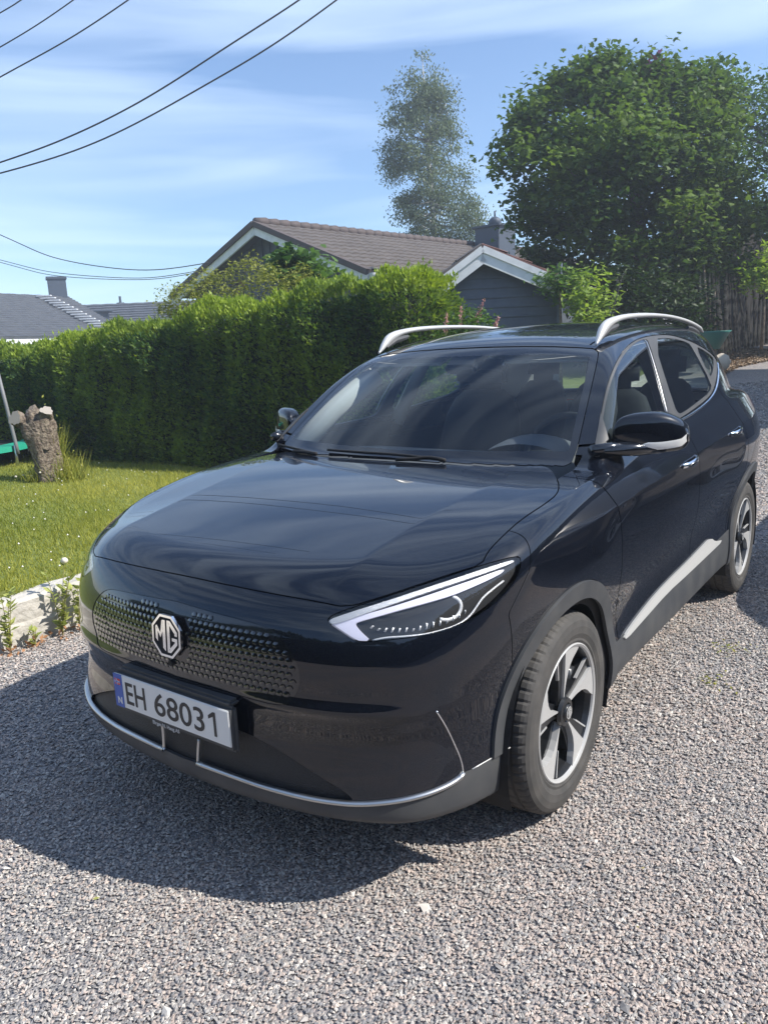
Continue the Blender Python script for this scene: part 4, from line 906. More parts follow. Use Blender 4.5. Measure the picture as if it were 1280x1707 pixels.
# ---- weeds at the kerb foot
wl = leafmat('weed_leaf', (.20, .25, .06), (.42, .44, .14), .3); ws_ = mat('weed_stem', (.22, .20, .07), .7); sm_ = mat('seed_head', (.62, .58, .50), .95); dead = mat('dead_leaf', (.30, .15, .07), .8)
def weed(x, y, h, nst, label, head=False, group=None):
    r = empty('weed', (x, y, 0)); tag(r, label, 'weed', group)
    b = MB(); cs = []; ds = []; tips = []
    for k in range(nst):
        a = RNG.uniform(0, 6.28); ln = RNG.uniform(.12, .42); hh = h*RNG.uniform(.55, 1) if k else h
        P_ = [Vector((math.cos(a)*ln*hh*u**1.4*.6, math.sin(a)*ln*hh*u**1.4*.6, hh*u)) for u in np.linspace(0, 1, 7)]
        b.tube(P_, [.0032*(1-.6*u) for u in np.linspace(0, 1, 7)], 5); tips.append(P_[-1])
        for q in range(int(16*hh/.25)+4):
            u = RNG.uniform(.08, 1); i0 = min(int(u*6), 5); p = P_[i0].lerp(P_[i0+1], u*6-i0); cs.append(tuple(p)); a2 = RNG.uniform(0, 6.28); ds.append((math.cos(a2), math.sin(a2), RNG.uniform(.2, .9)))
    b.build('stem', ws_, r); cs = np.array(cs); ds = np.array(ds); V, F_ = leafcloud(cs, ds, rnd(len(cs))*.3+[0, 0, 1], RNG.uniform(.025, .065, len(cs)), DIA)
    fastmesh('leaves', V, 4, F_, wl, r, cols=np.repeat(RNG.uniform(0, 1, len(cs)), 4)[:, None].repeat(3, 1))
    cs = rnd(14)*[.04, .04, .0]+[0, 0, .02]; V, F_ = leafcloud(cs, rnd(14), rnd(14)+[0, 0, 1], .04, DIA); fastmesh('dead_leaves', V, 4, F_, dead, r)
    if head:
        bm = bmesh.new(); bmesh.ops.create_icosphere(bm, subdivisions=2, radius=.020)
        for v in bm.verts: v.co *= 1+random.uniform(-.12, .12)
        mk('seed_head', [v.co+tips[0] for v in bm.verts], [[v.index for v in f.verts] for f in bm.faces], sm_, r); bm.free()
    return r
weed(-2.19, -.26, .36, 4, 'tall thin leafy weed nearest the left photo edge against the pale kerb', group=None)
weed(-2.18, .04, .42, 5, 'bushy weed with a fluffy round seed head in front of the kerb', head=True)
weed(-2.18, .15, .30, 4, 'weed with curled stems just left of the car nose against the kerb')
weed(-2.17, -.13, .10, 3, 'smallest green weed sprout in the gravel between two taller weeds')
# ---- the hedge
HP = [(-14., 2.2, 1.42), (-9.5, 2.9, 1.58), (-7.0, 3.25, 1.75), (-5.3, 3.55, 1.93), (-3.6, 3.85, 2.09), (-2.4, 4.03, 2.15)]
HX = Spl(*[(p[0], p[1]) for p in HP]); HZ = Spl(*[(p[0], p[2]) for p in HP]); HWD = .88
def hedge_cloud(n, x0, x1, hy, hz, wd, z0, endcap=True):
    # sample front face, top, end face of a box-like hedge with rounded shoulders
    L_ = x1-x0; A = np.array([L_*1.9*1.0, L_*wd*.9, 2.*wd if endcap else 0]); A = A/A.sum(); k = RNG.choice(3, n, p=A); X = RNG.uniform(x0, x1, n); v = RNG.uniform(0, 1, n); top = hz(X); zb_ = z0(X)
    Yf = hy(X); P_ = np.zeros((n, 3)); Nn = np.zeros((n, 3)); R_c = .22
    m = k == 0; z = zb_+v*(top-zb_); over = np.clip((z-(top-R_c))/R_c, 0, 1); P_[m] = np.stack([X, Yf+.5*R_c*over**2*1.3, z], 1)[m]; Nn[m] = np.stack([0*X+.1, -1+.6*over, .15+over*1.0], 1)[m]
    m = k == 1; P_[m] = np.stack([X, Yf+.1+v*(wd-.1), top-.03*np.sin(v*3.14)*0], 1)[m]; Nn[m] = np.array([0, -.2, 1])
    m = k == 2; yy = RNG.uniform(0, wd, n); tz = hz(np.full(n, x1)); z = zb_+v*(tz-zb_); over = np.clip((z-(tz-R_c))/R_c, 0, 1); P_[m] = np.stack([x1+0*X-.5*R_c*over**2, hy(np.full(n, x1))+yy, z], 1)[m]; Nn[m] = np.array([1, -.1, .2])
    lump = .03*np.sin(P_[:, 0]*21+P_[:, 2]*17)*np.sin(P_[:, 2]*23-P_[:, 0]*9)+.05*np.sin(P_[:, 0]*5.1+1.7*np.sin(P_[:, 2]*4))+.04*np.sin(P_[:, 2]*7+P_[:, 0]*2.3+P_[:, 1]*3)+.03*np.sin(P_[:, 0]*13+P_[:, 1]*9); Nn = unit(Nn)
    return P_+Nn*(lump-RNG.exponential(.035, n)+.02)[:, None], Nn
SPRAY = [(0, 0, 0), (.34, .07, .01), (.50, .24, .0), (.62, .08, .0), (1, .02, -.03), (.66, -.07, .0), (.46, -.24, .02), (.30, -.07, .01)]
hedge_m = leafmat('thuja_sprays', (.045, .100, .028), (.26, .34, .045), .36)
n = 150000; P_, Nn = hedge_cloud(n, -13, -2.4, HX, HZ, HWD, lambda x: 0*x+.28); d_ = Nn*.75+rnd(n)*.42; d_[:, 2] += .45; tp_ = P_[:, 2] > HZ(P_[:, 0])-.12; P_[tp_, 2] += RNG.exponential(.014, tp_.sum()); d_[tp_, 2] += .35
V, F_ = leafcloud(P_, d_, rnd(n)*.8+np.array([0, -.3, .5]), RNG.uniform(.035, .085, n), SPRAY); tone = np.clip(.35+.25*np.sin(P_[:, 0]*2.3+P_[:, 2]*3)+RNG.normal(0, .22, n)+.5*(P_[:, 2] > HZ(P_[:, 0])-.12), 0, 1)  # lighter tone along the top paints in the sunlit fringe
hd = empty('hedge', (-6, 3.8, .28)); tag(hd, 'long clipped green thuja hedge running across the back of the lawn', 'hedge')
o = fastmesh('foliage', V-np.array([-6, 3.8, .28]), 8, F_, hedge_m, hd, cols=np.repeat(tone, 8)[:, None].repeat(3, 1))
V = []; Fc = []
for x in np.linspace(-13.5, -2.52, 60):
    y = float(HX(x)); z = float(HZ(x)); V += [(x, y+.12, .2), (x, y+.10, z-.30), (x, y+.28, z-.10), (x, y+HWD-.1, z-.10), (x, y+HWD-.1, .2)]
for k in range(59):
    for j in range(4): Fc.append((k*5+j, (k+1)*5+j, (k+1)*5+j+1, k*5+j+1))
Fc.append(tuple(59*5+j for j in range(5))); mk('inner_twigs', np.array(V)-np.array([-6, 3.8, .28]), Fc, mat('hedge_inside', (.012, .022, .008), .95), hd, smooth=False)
# ---- stump
bark = mat('bark', (.085, .062, .045), .9, bump=(38, 1., .03), var=(26, (.22, .18, .135), 8, .38, .62)); cut_ = mat('cut_wood', (.30, .27, .235), .8, var=(30, (.30, .27, .23), 4, .4, .7))
sb = at(80, 806, 8.15); sr_ = empty('tree_stump', tuple(sb)); tag(sr_, 'leaning old tree stump with three sawn limbs standing in the lawn', 'tree stump')
def knotty(P_, r, name, m, parent, n=22, cap=True, amp=.13):
    P_ = [Vector(p) for p in P_]; V = []; Fc = []; K = 16; pp = []; rr = []
    for k in range(K+1):
        u = k/K*(len(P_)-1); i0 = min(int(u), len(P_)-2); pp.append(P_[i0].lerp(P_[i0+1], u-i0)); rr.append(np.interp(u, range(len(r)), r))
    for k in range(K+1):
        tng = (pp[min(k+1, K)]-pp[max(k-1, 0)]).normalized(); a = tng.cross(Vector((0, 1, .01))).normalized(); b = tng.cross(a)
        for j in range(n):
            q = 6.2832*j/n; w_ = 1+amp*math.sin(3*q+k*.25)+amp*.7*math.sin(7*q-k*.2)+random.uniform(-.05, .05); V.append(pp[k]+(a*math.cos(q)+b*math.sin(q))*rr[k]*w_)
    for k in range(K):
        for j in range(n): Fc.append((k*n+j, (k+1)*n+j, (k+1)*n+(j+1) % n, k*n+(j+1) % n))
    o = mk(name, V, Fc, m, parent, smooth=True)
    if cap: mk('sawn_face', V[-n:]+[pp[-1]], [(j, (j+1) % n, n) for j in range(n)], cut_, o, smooth=False)
    return o
def S_(x, y, d=8.15): return Vector(at(x, y, d))-Vector(sb)
knotty([S_(84, 824), S_(82, 790), S_(75, 752), S_(67, 722), S_(60, 702)], [.17, .14, .13, .15, .14], 'trunk', bark, sr_, cap=False)
knotty([S_(68, 745), S_(54, 716), S_(38, 701), S_(25, 697, 8.05)], [.12, .10, .080, .072], 'limb', bark, sr_)
knotty([S_(74, 745), S_(77, 712), S_(76, 697), S_(78, 684, 8.1)], [.12, .095, .075, .062], 'limb', bark, sr_)
knotty([S_(64, 735), S_(60, 708), S_(57, 692), S_(56, 685, 8.3)], [.11, .085, .07, .06], 'limb', bark, sr_)
def tuft(name, c, n, spread, h, label, cat, m, tall=1., flowers=0, shape=DIA):
    r = empty(name, tuple(c)); tag(r, label, cat); cs = np.clip(rnd(n), -1.7, 1.7)*[spread, spread*.7, 0]; d_ = rnd(n)*.35; d_[:, 2] = 1; hh = RNG.uniform(.3, 1, n)*h; w_ = unit(rnd(n)*[1, 1, 0])*.005
    V = np.stack([cs-w_, cs+w_, cs+unit(d_)*hh[:, None]], 1).reshape(-1, 3); fastmesh('blades', V, 3, np.arange(3*n), m, r, cols=np.repeat(RNG.uniform(0, 1, n), 3)[:, None].repeat(3, 1))
    k = n//2; cs = rnd(k)*[spread*.8, spread*.6, 0]; cs[:, 2] = np.abs(rnd(k)[:, 0])*h*.45; V, F_ = leafcloud(cs, rnd(k)+[0, 0, .8], rnd(k), RNG.uniform(.02, .05, k), DIA); fastmesh('leaves', V, 4, F_, m, r, cols=np.repeat(RNG.uniform(0, 1, k), 4)[:, None].repeat(3, 1))
    if flowers:
        b = MB()
        for q in range(flowers): p = (random.gauss(0, spread), random.gauss(0, spread*.8)-.05, random.uniform(.05, h*.5)); b.box(p, (.022, .022, .018), bev=.006)
        b.build('flowers', sm_, r)
    return r
tuft('grass_tuft', at(108, 802, 8.2), 500, .15, .42, 'tall bright grass and weeds growing right against the stump', 'grass', grassm, flowers=9)
tuft('grass_tuft', at(95, 770, 8.3), 220, .05, .50, 'upright leafy shoots behind the stump reaching halfway up it', 'grass', grassm)
tuft('grass_tuft', at(55, 800, 8.1), 160, .08, .16, 'short grass tuft left of the stump foot', 'grass', grassm, flowers=4)
# ---- trampoline at the left edge
tp = empty('trampoline', tuple(at(-60, 770, 9.2))); tag(tp, 'trampoline with green edge pad and dark net at the left edge of the lawn', 'trampoline'); t0 = Vector(tp.location)
b = MB(); b.tube([Vector(at(-6, 610, 9.2))-t0, Vector(at(12, 680, 9.2))-t0, Vector(at(27, 740, 9.15))-t0, Vector(at(31, 757, 9.15))-t0], .022, 8); b.build('net_pole', mat('foam_grey', (.16, .165, .17), .6), tp, smooth=True)
b = MB(); b.tube([Vector(at(26, 742, 9.15))-t0, Vector(at(31, 782, 9.15))-t0], .02, 8); b.build('leg', MT['satin'], tp, smooth=True)
cc = Vector(at(-120, 745, 9.6))-t0; cc.z = (Vector(at(10, 746, 9.2))-t0).z; Rr = ((Vector(at(27, 746, 9.2))-t0)-cc).length
def disk(r0, r1, z0, z1, name, m):
    V = []; Fc = []; k_ = 64
    for k in range(k_):
        a = 6.2832*k/k_
        for r, z in ((r0, z0), (r1, z0), (r1, z1), (r0, z1)): V.append(cc+Vector((r*math.cos(a), r*math.sin(a), z)))
    for k in range(k_):
        for j in range(4): Fc.append((4*k+j, 4*((k+1) % k_)+j, 4*((k+1) % k_)+(j+1) % 4, 4*k+(j+1) % 4))
    mk(name, V, Fc, m, tp, smooth=False)
disk(Rr-.25, Rr, -.045, .02, 'edge_pad', mat('pad_green', (.02, .30, .20), .5)); disk(.0, Rr-.25, -.01, 0, 'jumping_mat', MT['inner'])
nm = glassmat('net_mesh', (.50, .55, .52), rough=.6, extra=-.04)
V = []; Fc = []
for k in range(49):
    a = 6.2832*k/48
    for z in (.03, 1.5): V.append(cc+Vector(((Rr-.2)*math.cos(a), (Rr-.2)*math.sin(a), z)))
for k in range(48): Fc.append((2*k, 2*k+2, 2*k+3, 2*k+1))

# ================================================================== BUILDINGS, TREES, WIRES
def roof_slope(A, B, Cc, D, name, m, parent, wave=.30, amp=.028, step=.36, sh=.03, thick=.06):
    """tiled slope: ridge A->B, eave D->C (A above D)"""
    A, B, Cc, D = [np.array(v, float) for v in (A, B, Cc, D)]; L_ = np.linalg.norm(B-A); H_ = np.linalg.norm(D-A); nu = max(2, int(L_/wave*6)); nv = max(1, int(H_/step)); nrm = unit(np.cross(B-A, D-A)); nrm = nrm if nrm[2] > 0 else -nrm
    us = np.linspace(0, 1, nu+1); rows = []
    for k in range(nv):
        for v, o in ((k/nv, 0.), ((k+1)/nv-.002, sh)): rows.append((v, o))
    V = []
    for v, o in rows:
        P_ = (A+(B-A)*us[:, None])*(1-v)+(D+(Cc-D)*us[:, None])*v; V.append(P_+nrm*(o+amp*np.abs(np.sin(us*L_/wave*math.pi)))[:, None])
    V = np.concatenate(V); n = nu+1; i, j = np.meshgrid(np.arange(len(rows)-1), np.arange(nu), indexing='ij'); a = (i*n+j).ravel()
    F_ = np.stack([a, a+1, a+n+1, a+n], 1); lo = np.array([A, B, Cc, D])-nrm*thick; n0 = len(V); V = np.concatenate([V, lo])
    e = [(n0, n0+1, n0+2, n0+3), (0, n0, n0+3, (len(rows)-1)*n), (nu, (len(rows)-1)*n+nu, n0+2, n0+1), ((len(rows)-1)*n, n0+3, n0+2, (len(rows)-1)*n+nu)]
    return fastmesh(name, V, 4, np.concatenate([F_, np.array(e)]), m, parent)
def plank(p0, p1, w_, d_, b, up=Vector((0, 0, 1)), side=None, i=0):
    """board from p0 to p1, w_ tall (along up-ish), d_ thick"""
    p0 = Vector(p0); p1 = Vector(p1); t = (p1-p0).normalized(); s = (side or t.cross(up)).normalized(); u = s.cross(t).normalized(); V = []
    for p in (p0, p1):
        for a_, c_ in ((-1, -1), (1, -1), (1, 1), (-1, 1)): V.append(p+s*a_*d_/2+u*c_*w_/2)
    b.add(V, [(3, 2, 1, 0), (4, 5, 6, 7), (0, 1, 5, 4), (1, 2, 6, 5), (2, 3, 7, 6), (3, 0, 4, 7)], i)
tile_b = mat('brown_roof_tile', (.078, .066, .060), .75, var=(3, (.115, .098, .089), 8, .3, .7)); tile_d = mat('dark_roof_tile', (.05, .055, .066), .65, var=(3, (.08, .085, .095), 6, .3, .7)); ridge_t = mat('ridge_tile', (.075, .058, .055), .8)
whitep = mat('white_paint', (.66, .67, .68), .55, var=(6, (.52, .53, .54), 5, .4, .75)); bluew = mat('blue_grey_boards', (.060, .078, .115), .6, var=(4, (.085, .105, .145), 6, .3, .7)); dkw = mat('dark_boards', (.032, .042, .058), .65, var=(5, (.07, .08, .10), 6, .3, .7)); chim = mat('chimney_sheet', (.05, .065, .09), .6, .1)
# ---- main house
U = unit(np.array([.105, .994, 0.])); S_h = np.array([U[1], -U[0], 0.]); ap = at(425, 372, 20); cpl = ap @ U
eL = on_plane(288, 494, U, cpl); eR = on_plane(614, 452, U, cpl); LEN = 15.
hs = empty('house', (ap[0], ap[1], .5)); tag(hs, 'dark boarded house with brown tiled gable roof and white barge boards behind the hedge', 'house'); ho = np.array(hs.location)
hl = lambda p: np.array(p)-ho
zE = (eL[2]+eR[2])/2; dl = -(eL-ap) @ S_h; dr = (eR-ap) @ S_h
def hp(s, z, l): return ap+S_h*s+U*l+np.array([0, 0, z-ap[2]])-ho
roof_slope(hp(0, ap[2], 0), hp(0, ap[2], LEN), hp(dr, eR[2], LEN), hp(dr, eR[2], 0), 'roof', tile_b, hs); roof_slope(hp(0, ap[2], 0), hp(0, ap[2], LEN), hp(-dl, eL[2], LEN), hp(-dl, eL[2], 0), 'roof', tile_b, hs)
b = MB()
for l in np.arange(0, LEN, .35): b.tube([hp(0, ap[2]+.03, l), hp(0, ap[2]+.045, l+.36)], [.10, .12], 8)
b.build('ridge_tiles', ridge_t, hs, smooth=True)
b = MB()
for s, z in ((dr, eR[2]), (-dl, eL[2])): plank(hp(0, ap[2]-.17, -.02), hp(s, z-.17, -.02), .20, .05, b, side=Vector(U)); plank(hp(0, ap[2]-.015, -.02), hp(s*1.005, z-.02, -.02), .13, .16, b, side=Vector(U), i=1)
b.build('barge_boards', None, hs, mats=[whitep, ridge_t])
b = MB(); plank(hp(dr+.05, eR[2]-.10, 0), hp(dr+.05, eR[2]-.10, LEN), .13, .12, b); b.build('gutter', whitep, hs)
b = MB(); ws0 = -dl+.5; ws1 = dr-.5
def roofz(s): return ap[2]+(eR[2]-ap[2])*s/dr-.16 if s > 0 else ap[2]+(eL[2]-ap[2])*(-s)/dl-.16
for s in np.arange(ws0, ws1, .145):
    z1 = min(roofz(s), roofz(s+.14)); dd = .0 if int(round((s-ws0)/.145)) % 2 else .03
    V = [hp(s, .3, .45-dd), hp(s+.145, .3, .45-dd), hp(s+.145, roofz(s+.145), .45-dd), hp(s, roofz(s), .45-dd)]; W_ = [v+hp(0, 0, .0)*0+U*(.08) for v in V]; b.add(V+W_, [(0, 1, 2, 3), (0, 3, 7, 4), (1, 5, 6, 2)])
b.add([hp(ws1, .3, .45), hp(ws1, .3, LEN-.4), hp(ws1, eR[2]-.1, LEN-.4), hp(ws1, eR[2]-.1, .45)], [(0, 1, 2, 3)]); b.add([hp(ws0, .3, .45), hp(ws0, .3, LEN-.4), hp(ws0, eL[2]-.1, LEN-.4), hp(ws0, eL[2]-.1, .45)], [(3, 2, 1, 0)])
b.build('wall', dkw, hs)
lc = 8.6; b = MB(); q = Vector(at(825, 395, 26.5))-Vector(ho); M_ = Matrix.Rotation(rad(-8), 3, 'Z')
b.box(q+Vector((0, 0, -.6)), (.95, .95, 1.75), M_, bev=.02); b.box(q+Vector((0, 0, .30)), (1.10, 1.10, .07), M_, bev=.01); co_ = b.build('chimney', chim, hs)
b = MB(); b.tube([q+Vector((0, 0, .33)), q+Vector((0, 0, .50)), q+Vector((0, 0, .58)), q+Vector((0, 0, .64))], [.19, .22, .15, .03], 10); b.tube([q+Vector((0, 0, .6)), q+Vector((0, 0, .80))], .03, 6); b.build('chimney_cowl', chim, co_, smooth=True)
# ---- garage with pale barge boards
gD = 13.; ga = at(800, 414, gD); gL = at(722, 474, gD); gR = at(962, 482, gD); go = np.array([ga[0], ga[1], .6]); gr_ = empty('garage', tuple(go)); tag(gr_, 'blue-grey lap boarded garage gable with wide white barge boards right of the hedge', 'garage')
def gp(P_, back=0., dz=0.): return np.array(P_)+FH*back+np.array([0, 0, dz])-go
roof_slope(gp(ga, -.25, .04), gp(ga, 6, .04), gp(gR, 6, .04), gp(gR, -.25, .04), 'roof', mat('red_brown_tile', (.13, .060, .048), .8), gr_); roof_slope(gp(ga, -.25, .04), gp(ga, 6, .04), gp(gL, 6, .04), gp(gL, -.25, .04), 'roof', tile_b, gr_)
b = MB()
for e in (gL, gR): plank(gp(ga, -.27, -.13), gp(e, -.27, -.13), .24, .04, b, side=Vector(FH)); plank(gp(ga, -.30, -.04), gp(e, -.30, -.04), .10, .03, b, side=Vector(FH))
b.build('barge_boards', whitep, gr_)
wl0 = (at(738, 500, gD)-ga) @ RH; wr0 = (at(932, 500, gD)-ga) @ RH; b = MB(); zt = np.arange(.5, ga[2], .155)
def gz(s): return ga[2]+((gR[2]-ga[2])*s/((gR-ga) @ RH) if s > 0 else (gL[2]-ga[2])*s/((gL-ga) @ RH))-.02
def gq(s, z, back=0.): return ga+RH*s+FH*back-go+np.array([0, 0, z-ga[2]])
for z in zt:
    zz = z+.155; s0, s1 = wl0, wr0
    sl = lambda zq: (max(wl0, -(ga[2]-.02-zq)/((ga[2]-gL[2])/(-((gL-ga) @ RH)))), min(wr0, (ga[2]-.02-zq)/((ga[2]-gR[2])/((gR-ga) @ RH))))
    a0, a1 = sl(z); c0, c1 = sl(min(zz, ga[2]-.03)); b.add([gq(a0, z, -.022), gq(a1, z, -.022), gq(c1, min(zz, ga[2]-.03), 0), gq(c0, min(zz, ga[2]-.03), 0), gq(a0, z, .0), gq(a1, z, .0)], [(0, 1, 2, 3), (1, 0, 4, 5)])
b.add([gq(wr0, .3), gq(wr0, .3, 5.8), gq(wr0, gz(wr0), 5.8), gq(wr0, gz(wr0))], [(0, 1, 2, 3)]); b.add([gq(wl0, .3), gq(wl0, .3, 5.8), gq(wl0, gz(wl0), 5.8), gq(wl0, gz(wl0))], [(3, 2, 1, 0)])
b.build('wall', bluew, gr_); b = MB(); b.box(gq(wr0+.0, 1.7, -.02), (.07, .07, 2.0)); b.build('corner_board', bluew, gr_)
# ---- far houses on the left
def far_house(A, B, Cc, D, label, back=9., chimneys=(), gable=False):
    A, B, Cc, D = [np.array(q) for q in (A, B, Cc, D)]; o0 = np.array([A[0], A[1], 0.]); r = empty('house', tuple(o0)); tag(r, label, 'house', None)
    roof_slope(A-o0, B-o0, Cc-o0, D-o0, 'roof', tile_d, r, wave=.9, amp=.02, step=.42, sh=.05, thick=.15)
    hb = np.cross(B-A, [0, 0, 1.]); hb[2] = 0; hb = unit(hb); hb = hb*np.sign(hb @ (A-D)); run = abs((A-D) @ hb); D2 = A+hb*run; D2[2] = D[2]; C2 = B+hb*run; C2[2] = Cc[2]; roof_slope(A-o0, B-o0, C2-o0, D2-o0, 'roof', tile_d, r, wave=.9, amp=.02, step=.42, sh=.05, thick=.15)
    b = MB(); f = lambda P_, k, z: (np.array(P_)+hb*k)*[1, 1, 0]+[0, 0, z]-o0
    q = [f(D, .5, 0), f(Cc, .5, 0), f(C2, -.5, 0), f(D2, -.5, 0)]; t_ = [f(D, .5, D[2]-.1), f(Cc, .5, Cc[2]-.1), f(C2, -.5, C2[2]-.1), f(D2, -.5, D2[2]-.1)]
    b.add(q+t_, [(0, 1, 5, 4), (1, 2, 6, 5), (2, 3, 7, 6), (3, 0, 4, 7)]); b.add([t_[1], t_[2], B-o0-[0, 0, .12]], [(0, 1, 2)]); b.add([t_[0], t_[3], A-o0-[0, 0, .12]], [(2, 1, 0)]); b.build('wall', whitep, r)
    b = MB(); plank(D-o0-[0, 0, .18], Cc-o0-[0, 0, .18], .22, .12, b); b.build('fascia', whitep, r)
    return r, o0
B_ = at(112, 494, 46); A_ = at(-420, 470, 31.8); A_[2] = B_[2]; C_ = at(225, 560, 39.5); D_ = C_+(A_-B_)
fa, o1 = far_house(A_, B_, C_, D_, 'distant house with large dark tiled roof, tall chimney and white roof steps at far left')
b = MB(); q = Vector(at(97, 488, 45.6)-o1); b.box(q+Vector((0, 0, -.2)), (.95, .95, 1.9), Matrix.Rotation(rad(-30), 3, 'Z'), bev=.02); b.box(q+Vector((0, 0, .78)), (1.08, 1.08, .12), Matrix.Rotation(rad(-30), 3, 'Z')); b.build('chimney', chim, fa)
nr = unit(np.cross(B_-A_, D_-A_)); nr = nr*np.sign(nr[2]); cpl2 = A_ @ nr+.22
for k in range(14):
    u = k/13; c = on_plane(74+94*u, 493+50*u, nr, cpl2); b = MB(); b.box(Vector(c-o1), (.75, .22, .05), Matrix.Rotation(rad(36.5), 3, 'Z')); b.build('roof_step', whitep, fa)
fb, o2 = far_house(at(100, 510, 52), at(420, 497, 52), at(420, 577, 45), at(100, 592, 45), 'distant lower roof with small vent stack just right of the chimney house')
b = MB(); q = Vector(at(172, 532, 49)-o2); b.box(q+Vector((0, 0, -.2)), (.7, .7, 1.3), Matrix.Rotation(rad(-30), 3, 'Z')); b.box(q+Vector((0, 0, .48)), (1.2, 1.2, .08), Matrix.Rotation(rad(-30), 3, 'Z')); b.build('chimney', chim, fb)
b = MB(); q = Vector(at(202, 511, 52.5)-o2); b.box(q, (.55, .55, .5), bev=.1); b.tube([q+Vector((0, 0, .2)), q+Vector((0, 0, .65))], .08, 8); b.build('vent', chim, fb)
# ---- foliage masses
def in_poly(poly, n):
    poly = np.array(poly, float); out_ = np.zeros((0, 2))
    while len(out_) < n:
        P_ = RNG.uniform(poly.min(0), poly.max(0), (n*2, 2)); out_ = np.concatenate([out_, P_[psd(poly, P_) < 0]])
    return out_[:n]
def surv(P_, d): v = np.stack([(P_[:, 0]-640)/F_PX, -(P_[:, 1]-853.5)/F_PX, np.ones(len(P_))], 1) @ AX; return CAM+v*(d/(v @ FH))[:, None]
def crown(name, label, cat, outline, d0, thick, ncl, nlf, crad, lsize, shape, m, trunk, limbs=9, droop=0., barkm=None, wood_r=.16, lay=0, group=None, edge=0, bites=0):
    pc = in_poly(outline, ncl)
    if edge:
        pl = np.array(outline, float); k = RNG.randint(0, len(pl), edge); u = RNG.uniform(0, 1, (edge, 1)); pe = pl[k]*(1-u)+pl[(k+1) % len(pl)]*u; pc = np.concatenate([pc, pe+rnd(edge, 2)*4])
    if bites:   # gaps and inlets in the outline
        bc = in_poly(outline, 4000); bd = -psd(np.array(outline, float), bc); bc = bc[bd < 26][:bites]; br = RNG.uniform(9, 24, len(bc)); kp = np.ones(len(pc), bool)
        for c_, r_ in zip(bc, br): kp &= np.hypot(*(pc-c_).T) > r_
        pc = pc[kp]
    sd_ = -psd(np.array(outline, float), pc); f_ = np.clip(sd_/np.percentile(sd_, 90), 0, 1)**.6
    dd = d0+RNG.uniform(-1, 1, len(pc))*thick*(.15+.85*f_); cl = surv(pc, dd); base = np.array(trunk); r = empty(name, tuple(base)); tag(r, label, cat, group)
    n = len(cl)*nlf; ci = np.repeat(np.arange(len(cl)), nlf); rr = RNG.uniform(.6, 1.25, len(cl))[ci]*crad; P_ = cl[ci]+np.clip(rnd(n), -1.9, 1.9)*rr[:, None]*[1, 1, .6]
    nrm = rnd(n)*.55+[0, 0, 1.]+np.array(SUN)*.25; d_ = rnd(n); d_[:, 2] = d_[:, 2]*.4-droop
    V, F_ = leafcloud(P_-base, d_, nrm, RNG.uniform(.7, 1.2, n)*lsize, shape); ct = RNG.uniform(0, 1, len(cl))[ci]
    tone = np.clip(.5*ct+RNG.uniform(0, .5, n), 0, 1); fastmesh('crown', V, len(shape), F_, m, r, cols=np.repeat(tone, len(shape))[:, None].repeat(3, 1))
    b = MB(); cm = cl.mean(0); top = cl[cl[:, 2].argmax()]; h0 = cl[:, 2].min(); stem = [Vector((0, 0, -.1)), Vector((0, 0, max(.3, (h0-base[2])*.7))), Vector(cm-base)*1.0, Vector((cm+top)/2-base), Vector(top-base)]
    stem[1] += Vector((cm-base)*[.15, .15, 0]); b.tube(stem, [wood_r, wood_r*.8, wood_r*.5, wood_r*.25, wood_r*.08], 10)
    o_t = b.build('trunk', barkm or bark, r, smooth=True); b = MB()
    idx = RNG.choice(len(cl), min(limbs, len(cl)), replace=False)
    for k in idx:
        tgt = Vector(cl[k]-base); u = min(.95, max(.05, (cl[k][2]-base[2])/(top[2]-base[2]+1e-6)*.75)); s_ = u*3.99; i0 = int(s_); st_ = stem[i0].lerp(stem[min(i0+1, 4)], s_-i0); mid = st_.lerp(tgt, .5)+Vector((random.uniform(-.1, .1), random.uniform(-.1, .1), -.12*(tgt-st_).length)); b.tube([st_, mid, tgt], [wood_r*.28, wood_r*.16, wood_r*.05], 6)
    b.build('branches', barkm or bark, r, smooth=True); return r
maple_m = leafmat('maple_leaf', (.022, .058, .018), (.135, .20, .035), .36, .65); birch_m = leafmat('birch_leaf', (.06, .09, .05), (.17, .21, .12), .35, .4); ash_m = leafmat('ash_leaf', (.03, .075, .02), (.11, .19, .04), .35); bright_m = leafmat('bright_leaf', (.12, .21, .03), (.30, .38, .07), .4); dark_m = leafmat('shade_leaf', (.012, .03, .009), (.05, .085, .018), .25)
MO = [(842, 262), (848, 236), (872, 224), (878, 196), (893, 168), (905, 140), (935, 136), (950, 160), (970, 128), (990, 112), (1030, 98), (1062, 90), (1092, 108), (1108, 140), (1125, 160), (1150, 128), (1185, 120), (1205, 150), (1225, 200), (1250, 300), (1250, 440), (1180, 492), (1090, 500), (1000, 462), (940, 442), (892, 428), (872, 390), (880, 345), (858, 300)]
gB = at(1085, 560, 16.5); crown('maple_tree', 'large dark green maple tree overhanging the drive right of the garage', 'tree', MO, 16.5, 2.6, 460, 125, .24, .102, MAPLE, maple_m, (gB[0], gB[1], float(rise(gB[1]))), 40, .25, wood_r=.22, edge=80, bites=44)
b = MB(); q = at(1090, 106, 16.2); cs = q+rnd(26)*.08; V, F_ = leafcloud(cs-q, rnd(26), rnd(26)+[0, 0, 1], .12, MAPLE); o = fastmesh('blossom', V, 12, F_, mat('rosy_leaf', (.38, .13, .22), .6)); o.location = q; tag(o, 'small pinkish red leaf cluster at the very top of the maple', 'leaves')
